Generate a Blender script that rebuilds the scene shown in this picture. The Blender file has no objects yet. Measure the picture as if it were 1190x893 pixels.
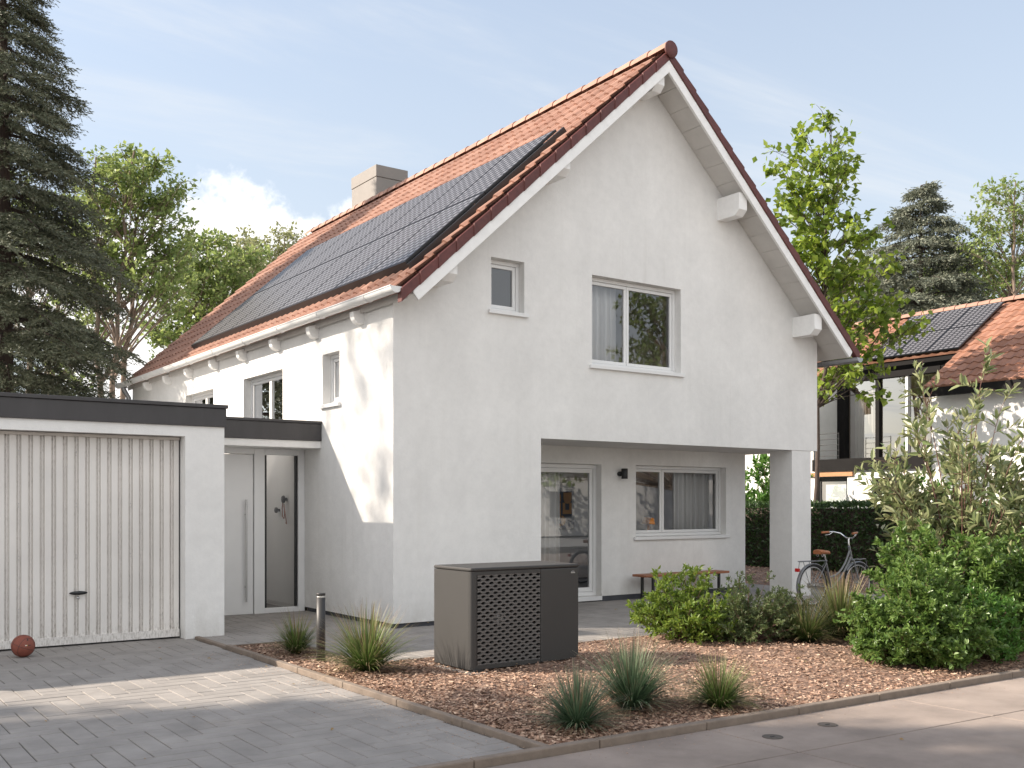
import bpy, math, random
import numpy as np
from mathutils import Vector, Matrix
from mathutils.geometry import tessellate_polygon

R = math.radians
C = bpy.context.scene.collection
sc = bpy.context.scene
rng = np.random.default_rng(7)
random.seed(7)
ORG = {}

# ------------------------------------------------------------------ materials
def new_mat(name):
    m = bpy.data.materials.new(name); m.use_nodes = True
    nt = m.node_tree; nt.nodes.clear()
    return m, nt, nt.nodes, nt.links

def M(name, col, rough=.6, var=0.0, scale=4., bump=0., bscale=90., metal=0., spec=.5, island=0., detail=5., col2=None, stretch=None, coat=0., bump2=0., b2scale=6.):
    m, nt, N, L = new_mat(name)
    out = N.new('ShaderNodeOutputMaterial'); p = N.new('ShaderNodeBsdfPrincipled')
    L.new(p.outputs[0], out.inputs[0])
    p.inputs['Roughness'].default_value = rough; p.inputs['Metallic'].default_value = metal
    p.inputs['Specular IOR Level'].default_value = spec
    p.inputs['Coat Weight'].default_value = coat
    tc = N.new('ShaderNodeTexCoord'); vec = tc.outputs['Object']
    if stretch:
        mp = N.new('ShaderNodeMapping'); mp.inputs['Scale'].default_value = stretch
        L.new(vec, mp.inputs[0]); vec = mp.outputs[0]
    base = None
    if var or col2:
        n = N.new('ShaderNodeTexNoise'); n.inputs['Scale'].default_value = scale; n.inputs['Detail'].default_value = detail
        n.inputs['Roughness'].default_value = .62
        L.new(vec, n.inputs['Vector'])
        r = N.new('ShaderNodeValToRGB')
        a = [c*(1-var) for c in col]; b = [c*(1+var) for c in (col2 or col)]
        r.color_ramp.elements[0].position = .3; r.color_ramp.elements[1].position = .7
        r.color_ramp.elements[0].color = (*a, 1); r.color_ramp.elements[1].color = (*b, 1)
        L.new(n.outputs[0], r.inputs[0]); base = r.outputs[0]
    if island:
        g = N.new('ShaderNodeNewGeometry'); mr = N.new('ShaderNodeMapRange')
        mr.inputs[3].default_value = 1-island; mr.inputs[4].default_value = 1+island
        L.new(g.outputs['Random Per Island'], mr.inputs[0])
        h = N.new('ShaderNodeHueSaturation'); L.new(mr.outputs[0], h.inputs['Value'])
        if base: L.new(base, h.inputs['Color'])
        else: h.inputs['Color'].default_value = (*col, 1)
        base = h.outputs[0]
    if base: L.new(base, p.inputs['Base Color'])
    else: p.inputs['Base Color'].default_value = (*col, 1)
    last = None
    for bb, ss in ((bump2, b2scale), (bump, bscale)):
        if bb:
            n = N.new('ShaderNodeTexNoise'); n.inputs['Scale'].default_value = ss; n.inputs['Detail'].default_value = 6
            L.new(vec, n.inputs['Vector'])
            bm = N.new('ShaderNodeBump'); bm.inputs['Strength'].default_value = min(1, bb); bm.inputs['Distance'].default_value = .01*max(1, bb)
            L.new(n.outputs[0], bm.inputs['Height'])
            if last: L.new(last, bm.inputs['Normal'])
            last = bm.outputs[0]
    if last: L.new(last, p.inputs['Normal'])
    return m

def leaf_mat(name, cols, trans=.35, rough=.45, spec=.5, back=None):
    """leaf colour varies per leaf (each leaf is a mesh island)"""
    m, nt, N, L = new_mat(name)
    out = N.new('ShaderNodeOutputMaterial'); p = N.new('ShaderNodeBsdfPrincipled')
    g = N.new('ShaderNodeNewGeometry'); r = N.new('ShaderNodeValToRGB')
    r.color_ramp.elements[0].color = (*cols[0], 1); r.color_ramp.elements[1].color = (*cols[-1], 1)
    for i, c in enumerate(cols[1:-1]):
        e = r.color_ramp.elements.new((i+1)/(len(cols)-1)); e.color = (*c, 1)
    L.new(g.outputs['Random Per Island'], r.inputs[0]); L.new(r.outputs[0], p.inputs['Base Color'])
    p.inputs['Roughness'].default_value = rough; p.inputs['Specular IOR Level'].default_value = spec
    t = N.new('ShaderNodeBsdfTranslucent')
    h = N.new('ShaderNodeHueSaturation'); h.inputs['Value'].default_value = 1.5; h.inputs['Hue'].default_value = .485
    L.new(r.outputs[0], h.inputs['Color']); L.new(h.outputs[0], t.inputs['Color'])
    mx = N.new('ShaderNodeMixShader'); mx.inputs[0].default_value = trans
    L.new(p.outputs[0], mx.inputs[1]); L.new(t.outputs[0], mx.inputs[2]); L.new(mx.outputs[0], out.inputs[0])
    return m

def blade_mat(name, ramp, trans=.3):
    """grass blade: real colour change from root to dry tip stored in the attribute 't'"""
    m, nt, N, L = new_mat(name)
    out = N.new('ShaderNodeOutputMaterial'); p = N.new('ShaderNodeBsdfPrincipled')
    at = N.new('ShaderNodeAttribute'); at.attribute_name = 't'
    r = N.new('ShaderNodeValToRGB')
    r.color_ramp.elements[0].position = ramp[0][0]; r.color_ramp.elements[0].color = (*ramp[0][1], 1)
    r.color_ramp.elements[1].position = ramp[-1][0]; r.color_ramp.elements[1].color = (*ramp[-1][1], 1)
    for q, c in ramp[1:-1]:
        e = r.color_ramp.elements.new(q); e.color = (*c, 1)
    L.new(at.outputs['Fac'], r.inputs[0])
    g = N.new('ShaderNodeNewGeometry'); mr = N.new('ShaderNodeMapRange'); mr.inputs[3].default_value = .55; mr.inputs[4].default_value = 1.45
    L.new(g.outputs['Random Per Island'], mr.inputs[0])
    h = N.new('ShaderNodeHueSaturation'); L.new(r.outputs[0], h.inputs['Color']); L.new(mr.outputs[0], h.inputs['Value'])
    L.new(h.outputs[0], p.inputs['Base Color']); p.inputs['Roughness'].default_value = .5
    t = N.new('ShaderNodeBsdfTranslucent'); L.new(h.outputs[0], t.inputs['Color'])
    mx = N.new('ShaderNodeMixShader'); mx.inputs[0].default_value = trans
    L.new(p.outputs[0], mx.inputs[1]); L.new(t.outputs[0], mx.inputs[2]); L.new(mx.outputs[0], out.inputs[0])
    return m

def glass_mat(name, refl=.22, tint=(.86, .88, .9)):
    m, nt, N, L = new_mat(name)
    out = N.new('ShaderNodeOutputMaterial')
    t = N.new('ShaderNodeBsdfTransparent'); t.inputs[0].default_value = (*tint, 1)
    gl = N.new('ShaderNodeBsdfGlossy'); gl.inputs['Roughness'].default_value = .0; gl.inputs[0].default_value = (.95, .97, 1, 1)
    lw = N.new('ShaderNodeFresnel'); lw.inputs[0].default_value = 1.6
    ad = N.new('ShaderNodeMath'); ad.operation = 'MULTIPLY_ADD'; ad.inputs[1].default_value = 1.; ad.inputs[2].default_value = refl-.06
    L.new(lw.outputs[0], ad.inputs[0])
    mx = N.new('ShaderNodeMixShader'); L.new(ad.outputs[0], mx.inputs[0])
    L.new(t.outputs[0], mx.inputs[1]); L.new(gl.outputs[0], mx.inputs[2]); L.new(mx.outputs[0], out.inputs[0])
    return m

def plaster_mat(name, col):
    m, nt, N, L = new_mat(name)
    out = N.new('ShaderNodeOutputMaterial'); p = N.new('ShaderNodeBsdfPrincipled'); L.new(p.outputs[0], out.inputs[0])
    p.inputs['Roughness'].default_value = .92; p.inputs['Specular IOR Level'].default_value = .15
    tc = N.new('ShaderNodeTexCoord')
    def noise(s, d=6, rg=.6, st=None):
        n = N.new('ShaderNodeTexNoise'); n.inputs['Scale'].default_value = s; n.inputs['Detail'].default_value = d; n.inputs['Roughness'].default_value = rg
        if st:
            mp = N.new('ShaderNodeMapping'); mp.inputs['Scale'].default_value = st; L.new(tc.outputs['Object'], mp.inputs[0]); L.new(mp.outputs[0], n.inputs[0])
        else: L.new(tc.outputs['Object'], n.inputs[0])
        return n.outputs[0]
    a = noise(.9, 8, .65); b = noise(7, 6, .7); c = noise(1.2, 6, .6, (1, 1, .18))
    def mr(x, lo, hi, f0=.3, f1=.7):
        q = N.new('ShaderNodeMapRange'); q.inputs[1].default_value = f0; q.inputs[2].default_value = f1; q.inputs[3].default_value = lo; q.inputs[4].default_value = hi
        L.new(x, q.inputs[0]); return q.outputs[0]
    def mul(x, y):
        q = N.new('ShaderNodeMath'); q.operation = 'MULTIPLY'; L.new(x, q.inputs[0]); L.new(y, q.inputs[1]); return q.outputs[0]
    v = mul(mul(mr(a, .92, 1.04), mr(b, .95, 1.03)), mr(c, .94, 1.02))
    h = N.new('ShaderNodeHueSaturation'); h.inputs['Color'].default_value = (*col, 1); L.new(v, h.inputs['Value'])
    sp_ = N.new('ShaderNodeSeparateXYZ'); L.new(tc.outputs['Object'], sp_.inputs[0])
    low = N.new('ShaderNodeMapRange'); low.inputs[1].default_value = .02; low.inputs[2].default_value = .55; low.inputs[3].default_value = .55; low.inputs[4].default_value = 0.; L.new(sp_.outputs[2], low.inputs[0])
    dn = mr(noise(5, 8, .7, (1, 1, .6)), 0., 1., .38, .68); st = mr(noise(2.6, 7, .7, (1.6, 1.6, .07)), 0., .30, .54, .78)
    ad = N.new('ShaderNodeMath'); ad.operation = 'ADD'; ad.use_clamp = True; L.new(mul(low.outputs[0], dn), ad.inputs[0]); L.new(mul(st, mr(noise(.5, 3), .1, 1., .4, .65)), ad.inputs[1])
    mxx = N.new('ShaderNodeMix'); mxx.data_type = 'RGBA'; L.new(ad.outputs[0], mxx.inputs[0]); L.new(h.outputs[0], mxx.inputs[6]); mxx.inputs[7].default_value = (col[0]*.62, col[1]*.60, col[2]*.56, 1)
    L.new(mxx.outputs[2], p.inputs['Base Color'])
    f = noise(160, 4, .6); g2 = noise(14, 6, .65)
    b1 = N.new('ShaderNodeBump'); b1.inputs['Strength'].default_value = .35; b1.inputs['Distance'].default_value = .006; L.new(f, b1.inputs['Height'])
    b2 = N.new('ShaderNodeBump'); b2.inputs['Strength'].default_value = .35; b2.inputs['Distance'].default_value = .012; L.new(g2, b2.inputs['Height'])
    L.new(b1.outputs[0], b2.inputs['Normal']); L.new(b2.outputs[0], p.inputs['Normal'])
    return m

def tile_mat(name, c0, c1):
    m, nt, N, L = new_mat(name)
    out = N.new('ShaderNodeOutputMaterial'); p = N.new('ShaderNodeBsdfPrincipled'); L.new(p.outputs[0], out.inputs[0])
    p.inputs['Roughness'].default_value = .75; p.inputs['Specular IOR Level'].default_value = .3
    at = N.new('ShaderNodeAttribute'); at.attribute_name = 'rnd'
    r = N.new('ShaderNodeValToRGB'); r.color_ramp.elements[0].color = (*c0, 1); r.color_ramp.elements[1].color = (*c1, 1)
    L.new(at.outputs['Fac'], r.inputs[0])
    tc = N.new('ShaderNodeTexCoord'); n = N.new('ShaderNodeTexNoise'); n.inputs['Scale'].default_value = 2.5; n.inputs['Detail'].default_value = 8; n.inputs['Roughness'].default_value = .7
    L.new(tc.outputs['Object'], n.inputs[0])
    q = N.new('ShaderNodeMapRange'); q.inputs[1].default_value = .3; q.inputs[2].default_value = .7; q.inputs[3].default_value = .78; q.inputs[4].default_value = 1.15; L.new(n.outputs[0], q.inputs[0])
    h = N.new('ShaderNodeHueSaturation'); L.new(r.outputs[0], h.inputs['Color']); L.new(q.outputs[0], h.inputs['Value']); L.new(h.outputs[0], p.inputs['Base Color'])
    return m

def attr_mix_mat(name, c0, c1, attr, rough=.6, nscale=35, lo=.45, hi=.62, rust=None):
    """c1 (dirt) shows where the attribute is high and a noise breaks it up"""
    m, nt, N, L = new_mat(name)
    out = N.new('ShaderNodeOutputMaterial'); p = N.new('ShaderNodeBsdfPrincipled'); L.new(p.outputs[0], out.inputs[0])
    p.inputs['Roughness'].default_value = rough
    at = N.new('ShaderNodeAttribute'); at.attribute_name = attr
    tc = N.new('ShaderNodeTexCoord'); n = N.new('ShaderNodeTexNoise'); n.inputs['Scale'].default_value = nscale; n.inputs['Detail'].default_value = 9; n.inputs['Roughness'].default_value = .72
    mp = N.new('ShaderNodeMapping'); mp.inputs['Scale'].default_value = (1, 1, .3); L.new(tc.outputs['Object'], mp.inputs[0]); L.new(mp.outputs[0], n.inputs[0])
    q = N.new('ShaderNodeMapRange'); q.inputs[1].default_value = lo; q.inputs[2].default_value = hi; L.new(n.outputs[0], q.inputs[0])
    mu = N.new('ShaderNodeMath'); mu.operation = 'MULTIPLY'; L.new(q.outputs[0], mu.inputs[0]); L.new(at.outputs['Fac'], mu.inputs[1])
    mx = N.new('ShaderNodeMix'); mx.data_type = 'RGBA'; L.new(mu.outputs[0], mx.inputs[0])
    n2 = N.new('ShaderNodeTexNoise'); n2.inputs['Scale'].default_value = 1.3; n2.inputs['Detail'].default_value = 6; L.new(tc.outputs['Object'], n2.inputs[0])
    q2 = N.new('ShaderNodeMapRange'); q2.inputs[1].default_value = .3; q2.inputs[2].default_value = .7; q2.inputs[3].default_value = .9; q2.inputs[4].default_value = 1.06; L.new(n2.outputs[0], q2.inputs[0])
    h = N.new('ShaderNodeHueSaturation'); h.inputs['Color'].default_value = (*c0, 1); L.new(q2.outputs[0], h.inputs['Value'])
    L.new(h.outputs[0], mx.inputs[6]); mx.inputs[7].default_value = (*c1, 1)
    L.new(mx.outputs[2], p.inputs['Base Color'])
    return m

WHITE = plaster_mat('white_render', (.80, .79, .77))
GARW = plaster_mat('garage_render', (.80, .79, .77))
PLINTH = M('plinth_paint', (.06, .062, .072), .85, .12, 6, .2, 60)
PAINT = M('white_painted_wood', (.84, .835, .82), .55, .05, 3, .08, 40, stretch=(3, 3, 3))
PVC = M('white_pvc', (.74, .74, .735), .35, .03, 2)
METALW = M('white_gutter_metal', (.72, .72, .71), .35, .03, 2)
METALG = M('zinc', (.38, .39, .41), .4, .06, 4, metal=.6)
SOFF = M('soffit_boards', (.60, .58, .55), .7, .07, 3, .15, 30)
TILE = tile_mat('clay_tile', (.285, .150, .108), (.365, .212, .158))
VERGE = M('dark_red_verge_tile', (.105, .030, .026), .6, .22, 9, .15, 50, island=.15)  # darker red than the roof tiles
TILE2 = tile_mat('clay_tile_neighbour', (.26, .125, .08), (.34, .175, .12))
RIDGE = M('ridge_clay', (.33, .185, .135), .75, .15, 6, island=.12)
DARKTRIM = M('dark_fascia_metal', (.052, .049, .050), .62, .14, 3, .05, 50, stretch=(2, 2, .5))
CHIM = M('chimney_cladding', (.23, .212, .195), .7, .05, 3)
PANEL = None
GLASS = glass_mat('window_glass', .12)
BLACK = M('black_metal', (.015, .015, .016), .45)
RUBBER = M('black_rubber', (.012, .012, .012), .7)
ROOM = M('room_paint', (.50, .485, .47), .9, .05, 1)
ROOMW = M('hall_paint', (.72, .71, .69), .9, .04, 1)
FLOORI = M('interior_floor', (.16, .15, .145), .5, .1, 3)
SKIRT = M('dark_skirting', (.015, .015, .017), .5)
CURT = M('curtain_linen', (.84, .81, .77), .9, .06, 12, .2, 200, stretch=(1, 1, .1))
ANTH = M('anthracite_casing', (.036, .0345, .033), .6, .05, 2.5, .10, 260)
ANTH2 = M('anthracite_dark', (.012, .011, .011), .7)
ANTHG = M('anthracite_grille', (.105, .10, .096), .5, .05, 3)
SILVER = M('brushed_steel', (.55, .55, .55), .3, .05, 8, metal=1.)
CHROME = M('chrome', (.75, .75, .76), .15, metal=1.)
BIKEG = M('bike_grey_paint', (.17, .175, .185), .35, coat=.4)
LEATH = M('brown_leather', (.36, .13, .05), .5, .12, 20)
REDL = M('red_reflector', (.5, .01, .01), .25)
ORANGE = M('orange_enamel', (.55, .20, .03), .35)
WOODB = M('oiled_bench_wood', (.30, .115, .055), .5, .22, 3, .1, 40, stretch=(.6, 9, 9))
KERB = M('kerb_concrete', (.20, .158, .125), .9, .16, 9, .35, 70, bump2=.3, b2scale=14)
PAVER = M('grey_paver', (.265, .244, .225), .9, .17, 2.6, .35, 120, island=.05, bump2=.2, b2scale=18)
JOINT = M('joint_sand', (.045, .042, .04), .95, .2, 20)
ASPH = M('exposed_concrete', (.30, .245, .21), .9, .26, 1.3, 1.0, 190, bump2=.3, b2scale=34)
GROOVE = M('groove_dirt', (.06, .053, .047), .95, .2, 20)
SOIL = M('mulch_soil', (.13, .08, .06), .95, .5, 26, 1., 60, col2=(.22, .14, .10))
BOUNCEG = M('pale_bounce_ground', (.39, .385, .38), .95, .2, 6, .5, 80)  # surrounding ground made pale to bounce light onto the shaded walls
BARK = M('grey_brown_bark', (.20, .15, .115), .9, .3, 9, .6, 30, stretch=(3, 3, .6))
BARKD = M('dark_bark', (.075, .055, .045), .9, .3, 9, .6, 30, stretch=(3, 3, .6))
TWIG = M('reddish_twig', (.14, .07, .055), .8, .2, 9)
SLAB = M('foundation_slab', (.42, .38, .34), .9, .12, 8, .3, 60)
BALL = M('basketball_rubber', (.235, .066, .042), .6, .12, 9, .6, 220)

def chips_mat():
    return leaf_mat('bark_chips', [(.11, .06, .042), (.30, .18, .125), (.45, .295, .21), (.19, .11, .075), (.57, .42, .31), (.35, .22, .155)], 0.0, .9, .2)
CHIPS = chips_mat()

# ------------------------------------------------------------------ object helpers
def setp(o, label=None, cat=None, group=None, kind=None):
    if label: o['label'] = label
    if cat: o['category'] = cat
    if group: o['group'] = group
    if kind: o['kind'] = kind
    return o

def thing(name, label, cat, loc=(0, 0, 0), rz=0., group=None, local=False):
    o = bpy.data.objects.new(name, None); C.objects.link(o)
    o.location = loc; o.rotation_euler = (0, 0, rz); o.empty_display_size = .2
    ORG[o] = Vector((0, 0, 0)) if local else Vector(loc)
    return setp(o, label, cat, group)

def link(name, me, parent=None, mat=None, mats=None, origin=None):
    o = bpy.data.objects.new(name, me); C.objects.link(o)
    for mm in (mats or ([mat] if mat else [])): me.materials.append(mm)
    if parent is not None:
        o.parent = parent; ORG[o] = ORG[parent]
    else:
        org = Vector(origin) if origin is not None else Vector((0, 0, 0))
        ORG[o] = org; o.location = org
    off = ORG[o]
    if off.length > 0: me.transform(Matrix.Translation(-off))
    return o

def np_mesh(name, V, F, smooth=False):
    V = np.asarray(V, np.float32); F = np.asarray(F, np.int32)
    k = F.shape[1]
    me = bpy.data.meshes.new(name)
    me.vertices.add(len(V)); me.vertices.foreach_set('co', V.ravel())
    me.loops.add(F.size); me.loops.foreach_set('vertex_index', F.ravel())
    me.polygons.add(len(F)); me.polygons.foreach_set('loop_start', np.arange(0, F.size, k, dtype=np.int32))
    try: me.polygons.foreach_set('loop_total', np.full(len(F), k, np.int32))
    except Exception: pass
    me.polygons.foreach_set('use_smooth', np.full(len(F), bool(smooth)))
    me.update(calc_edges=True)
    return me

def fattr(me, name, vals, dom='POINT'):
    a = me.attributes.new(name, 'FLOAT', dom); a.data.foreach_set('value', np.asarray(vals, np.float32))

class MB:
    def __init__(s): s.v = []; s.f = []; s.sm = []
    def add(s, V, F, smooth=False):
        b = len(s.v); s.v += [tuple(p) for p in V]; s.f += [tuple(i+b for i in f) for f in F]; s.sm += [smooth]*len(F); return s
    def box(s, a, b):
        x0, y0, z0 = [min(p, q) for p, q in zip(a, b)]; x1, y1, z1 = [max(p, q) for p, q in zip(a, b)]
        return s.add([(x0, y0, z0), (x1, y0, z0), (x1, y1, z0), (x0, y1, z0), (x0, y0, z1), (x1, y0, z1), (x1, y1, z1), (x0, y1, z1)],
                     [(0, 3, 2, 1), (4, 5, 6, 7), (0, 1, 5, 4), (1, 2, 6, 5), (2, 3, 7, 6), (3, 0, 4, 7)])
    def prism(s, poly, vec):
        """closed polygon (3-D points) extruded along vec"""
        n = len(poly); v = Vector(vec); P = [Vector(p) for p in poly]
        return s.add([tuple(p) for p in P]+[tuple(p+v) for p in P],
                     [tuple(range(n-1, -1, -1)), tuple(range(n, 2*n))]+[(i, (i+1) % n, (i+1) % n+n, i+n) for i in range(n)])
    def tube(s, pts, r, n=8, smooth=True, caps=True):
        P = [Vector(p) for p in pts]; k = len(P)
        rr = r if isinstance(r, (list, tuple)) else [r]*k
        V = []; F = []; up = None
        for i in range(k):
            t = (P[min(i+1, k-1)]-P[max(i-1, 0)])
            if t.length < 1e-9: t = Vector((0, 0, 1))
            t.normalize()
            if up is None:
                up = t.orthogonal().normalized()
            else:
                up = (up - t*up.dot(t))
                up = up.normalized() if up.length > 1e-6 else t.orthogonal().normalized()
            w = t.cross(up)
            for j in range(n):
                a = 2*math.pi*j/n; V.append(P[i]+(up*math.cos(a)+w*math.sin(a))*rr[i])
        for i in range(k-1):
            for j in range(n):
                F.append((i*n+j, i*n+(j+1) % n, (i+1)*n+(j+1) % n, (i+1)*n+j))
        s.add(V, F, smooth)
        if caps:
            s.add(V[:n], [tuple(range(n-1, -1, -1))]); s.add(V[-n:], [tuple(range(n))])
        return s
    def lathe(s, prof, c=(0, 0, 0), axis=(0, 0, 1), n=24, smooth=True, cap=True):
        a = Vector(axis).normalized(); u = a.orthogonal().normalized(); w = a.cross(u); c = Vector(c)
        V = []; F = []
        for r, h in prof:
            for j in range(n):
                t = 2*math.pi*j/n; V.append(c+a*h+(u*math.cos(t)+w*math.sin(t))*r)
        for i in range(len(prof)-1):
            for j in range(n): F.append((i*n+j, i*n+(j+1) % n, (i+1)*n+(j+1) % n, (i+1)*n+j))
        s.add(V, F, smooth)
        if cap:
            s.add(V[:n], [tuple(range(n-1, -1, -1))]); s.add(V[-n:], [tuple(range(n))])
        return s
    def torus(s, c, axis, Rr, r, n=40, m=8, a0=0, a1=2*math.pi, ref=None):
        a = Vector(axis).normalized(); u = (Vector(ref) if ref else a.orthogonal()).normalized(); w = a.cross(u); c = Vector(c)
        full = abs(a1-a0-2*math.pi) < 1e-6
        pts = [c+(u*math.cos(a0+(a1-a0)*i/n)+w*math.sin(a0+(a1-a0)*i/n))*Rr for i in range(n+1)]
        return s.tube(pts, r, m, True, not full)
    def build(s, name, mat, parent=None, bevel=0., seg=2, label=None, origin=None, autosmooth=False):
        me = bpy.data.meshes.new(name); me.from_pydata([tuple(v) for v in s.v], [], s.f)
        me.polygons.foreach_set('use_smooth', np.array(s.sm, bool)); me.update()
        o = link(name, me, parent, mat, origin=origin)
        if bevel:
            b = o.modifiers.new('Bevel', 'BEVEL'); b.width = bevel; b.segments = seg; b.limit_method = 'ANGLE'; b.angle_limit = R(40)
        if label: o['label'] = label
        return o

# ------------------------------------------------------------------ camera, sun, sky, view
cam = bpy.data.cameras.new('camera'); co = bpy.data.objects.new('camera', cam); C.objects.link(co)
FOC, CX, YH, W0, H0 = 1188.16, 595., 586.28, 1190., 893.
yaw = math.atan2(1674.14, FOC)            # angle of the facade direction to the view axis
fwd = Vector((math.cos(yaw), math.sin(yaw), 0)); rgt = Vector((math.sin(yaw), -math.cos(yaw), 0))
co.matrix_world = Matrix(((rgt.x, 0, -fwd.x, 0), (rgt.y, 0, -fwd.y, 0), (0, 1, 0, 1.65), (0, 0, 0, 1)))
cam.sensor_width = 36; cam.lens = FOC/W0*36; cam.shift_y = (YH-H0/2)/W0; cam.clip_end = 3000; cam.clip_start = .05
sc.camera = co

SUN = Vector((-1.36, .89, 1.0)).normalized()
sl = bpy.data.lights.new('sun', 'SUN'); sl.energy = 5.0; sl.angle = R(.53); sl.color = (1, .885, .755)
so = bpy.data.objects.new('sun', sl); C.objects.link(so)
so.rotation_euler = SUN.to_track_quat('Z', 'Y').to_euler(); so.location = (-20, 20, 25)

wd = bpy.data.worlds.new('World'); sc.world = wd; wd.use_nodes = True
nt = wd.node_tree; N = nt.nodes; L = nt.links; N.clear()
wo = N.new('ShaderNodeOutputWorld'); bg = N.new('ShaderNodeBackground'); L.new(bg.outputs[0], wo.inputs[0])
sky = N.new('ShaderNodeTexSky'); sky.sky_type = 'NISHITA'; sky.sun_disc = False
sky.sun_elevation = math.asin(SUN.z); sky.sun_rotation = math.atan2(SUN.x, SUN.y)
sky.air_density = 1.0; sky.dust_density = 1.2; sky.ozone_density = 1.0
bg.inputs[1].default_value = .15
tc = N.new('ShaderNodeTexCoord'); sep = N.new('ShaderNodeSeparateXYZ'); L.new(tc.outputs['Generated'], sep.inputs[0])
def wm(op, a, b=None, c=None, clamp=False):
    q = N.new('ShaderNodeMath'); q.operation = op; q.use_clamp = clamp
    for i, x in enumerate((a, b, c)):
        if x is None: continue
        if isinstance(x, (int, float)): q.inputs[i].default_value = x
        else: L.new(x, q.inputs[i])
    return q.outputs[0]
X_, Y_, Z_ = sep.outputs
az = wm('ARCTAN2', X_, Y_); el = wm('ARCSINE', wm('MINIMUM', wm('MAXIMUM', Z_, -.999), .999))
# high thin cirrus: noise stretched on the cloud plane
zz = wm('MAXIMUM', Z_, .03)
cmb = N.new('ShaderNodeCombineXYZ'); L.new(wm('DIVIDE', X_, zz), cmb.inputs[0]); L.new(wm('DIVIDE', Y_, zz), cmb.inputs[1])
mp = N.new('ShaderNodeMapping'); mp.inputs['Rotation'].default_value = (0, 0, R(-32)); mp.inputs['Scale'].default_value = (.28, 1.15, 1); L.new(cmb.outputs[0], mp.inputs[0])
n1 = N.new('ShaderNodeTexNoise'); n1.inputs['Scale'].default_value = 1.15; n1.inputs['Detail'].default_value = 9; n1.inputs['Roughness'].default_value = .62; n1.inputs['Distortion'].default_value = .5
L.new(mp.outputs[0], n1.inputs[0])
cir = N.new('ShaderNodeMapRange'); cir.interpolation_type = 'SMOOTHSTEP'; cir.inputs[1].default_value = .47; cir.inputs[2].default_value = .74; L.new(n1.outputs[0], cir.inputs[0])
cirf = wm('MULTIPLY', cir.outputs[0], .7)
# cumulus bank low over the roof ridge
az0, el0 = math.atan2(.425, .93), .168
n2 = N.new('ShaderNodeTexNoise'); n2.inputs['Scale'].default_value = 16; n2.inputs['Detail'].default_value = 9; n2.inputs['Roughness'].default_value = .58
L.new(tc.outputs['Generated'], n2.inputs[0])
n3 = N.new('ShaderNodeTexNoise'); n3.inputs['Scale'].default_value = 6; n3.inputs['Detail'].default_value = 3; L.new(tc.outputs['Generated'], n3.inputs[0])
da = wm('DIVIDE', wm('SUBTRACT', az, az0), .30); de = wm('DIVIDE', wm('SUBTRACT', el, el0), .12)
env = wm('SUBTRACT', 1.0, wm('ADD', wm('MULTIPLY', da, da), wm('MULTIPLY', de, de)))
dens = wm('ADD', env, wm('ADD', wm('MULTIPLY', wm('SUBTRACT', n2.outputs[0], .5), 3.0), wm('MULTIPLY', wm('SUBTRACT', n3.outputs[0], .5), 1.1)))
cum = N.new('ShaderNodeMapRange'); cum.interpolation_type = 'SMOOTHSTEP'; cum.inputs[1].default_value = -.05; cum.inputs[2].default_value = .5; L.new(dens, cum.inputs[0])
haze = N.new('ShaderNodeMapRange'); haze.inputs[1].default_value = .0; haze.inputs[2].default_value = .75; haze.inputs[3].default_value = .86; haze.inputs[4].default_value = .24; L.new(el, haze.inputs[0])
def wmix(f, a, b):
    q = N.new('ShaderNodeMix'); q.data_type = 'RGBA'
    if isinstance(f, float): q.inputs[0].default_value = f
    else: L.new(f, q.inputs[0])
    for i, x in ((6, a), (7, b)):
        if isinstance(x, tuple): q.inputs[i].default_value = (*x, 1)
        else: L.new(x, q.inputs[i])
    return q.outputs[2]
SKYGAIN = 1.0
s0 = wmix(haze.outputs[0], sky.outputs[0], (2.62, 2.72, 2.74))
s1 = wmix(cirf, s0, (3.2, 3.3, 3.4))
# a bright veil of cloud added behind the camera, unseen, to lighten shaded walls
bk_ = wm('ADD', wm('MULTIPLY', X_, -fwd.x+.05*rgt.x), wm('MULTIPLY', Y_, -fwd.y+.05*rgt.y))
fill_veil = N.new('ShaderNodeMapRange'); fill_veil.interpolation_type = 'SMOOTHSTEP'; fill_veil.inputs[1].default_value = -.25; fill_veil.inputs[2].default_value = .55; L.new(wm('ADD', bk_, wm('MULTIPLY', wm('SUBTRACT', n1.outputs[0], .5), .8)), fill_veil.inputs[0])
s1 = wmix(wm('MULTIPLY', fill_veil.outputs[0], .85), s1, (5.0, 5.0, 5.0))
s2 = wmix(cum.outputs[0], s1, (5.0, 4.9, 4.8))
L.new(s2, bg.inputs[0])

vs = sc.view_settings; vs.view_transform = 'Standard'; vs.look = 'None'; vs.gamma = 1; vs.use_curve_mapping = False; vs.exposure = .94
sc.display_settings.display_device = 'sRGB'
cy = sc.cycles
cy.use_denoising = True; cy.use_adaptive_sampling = True; cy.adaptive_threshold = .012
try: cy.denoiser = 'OPENIMAGEDENOISE'
except Exception: pass
cy.max_bounces = 7; cy.diffuse_bounces = 4; cy.glossy_bounces = 4; cy.transparent_max_bounces = 16; cy.transmission_bounces = 4
cy.sample_clamp_indirect = 6; cy.caustics_reflective = False; cy.caustics_refractive = False

# ================================================================== HOUSE
class Fr:
    """wall frame: u along the wall, z up, n outward"""
    def __init__(s, o, u, n): s.o = Vector(o); s.u = Vector(u); s.n = Vector(n)
    def p(s, u, z, n=0.): return s.o+s.u*u+Vector((0, 0, z))+s.n*n
    def box(s, mb, u0, u1, z0, z1, n0, n1): return mb.box(s.p(u0, z0, n0), s.p(u1, z1, n1))

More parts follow.
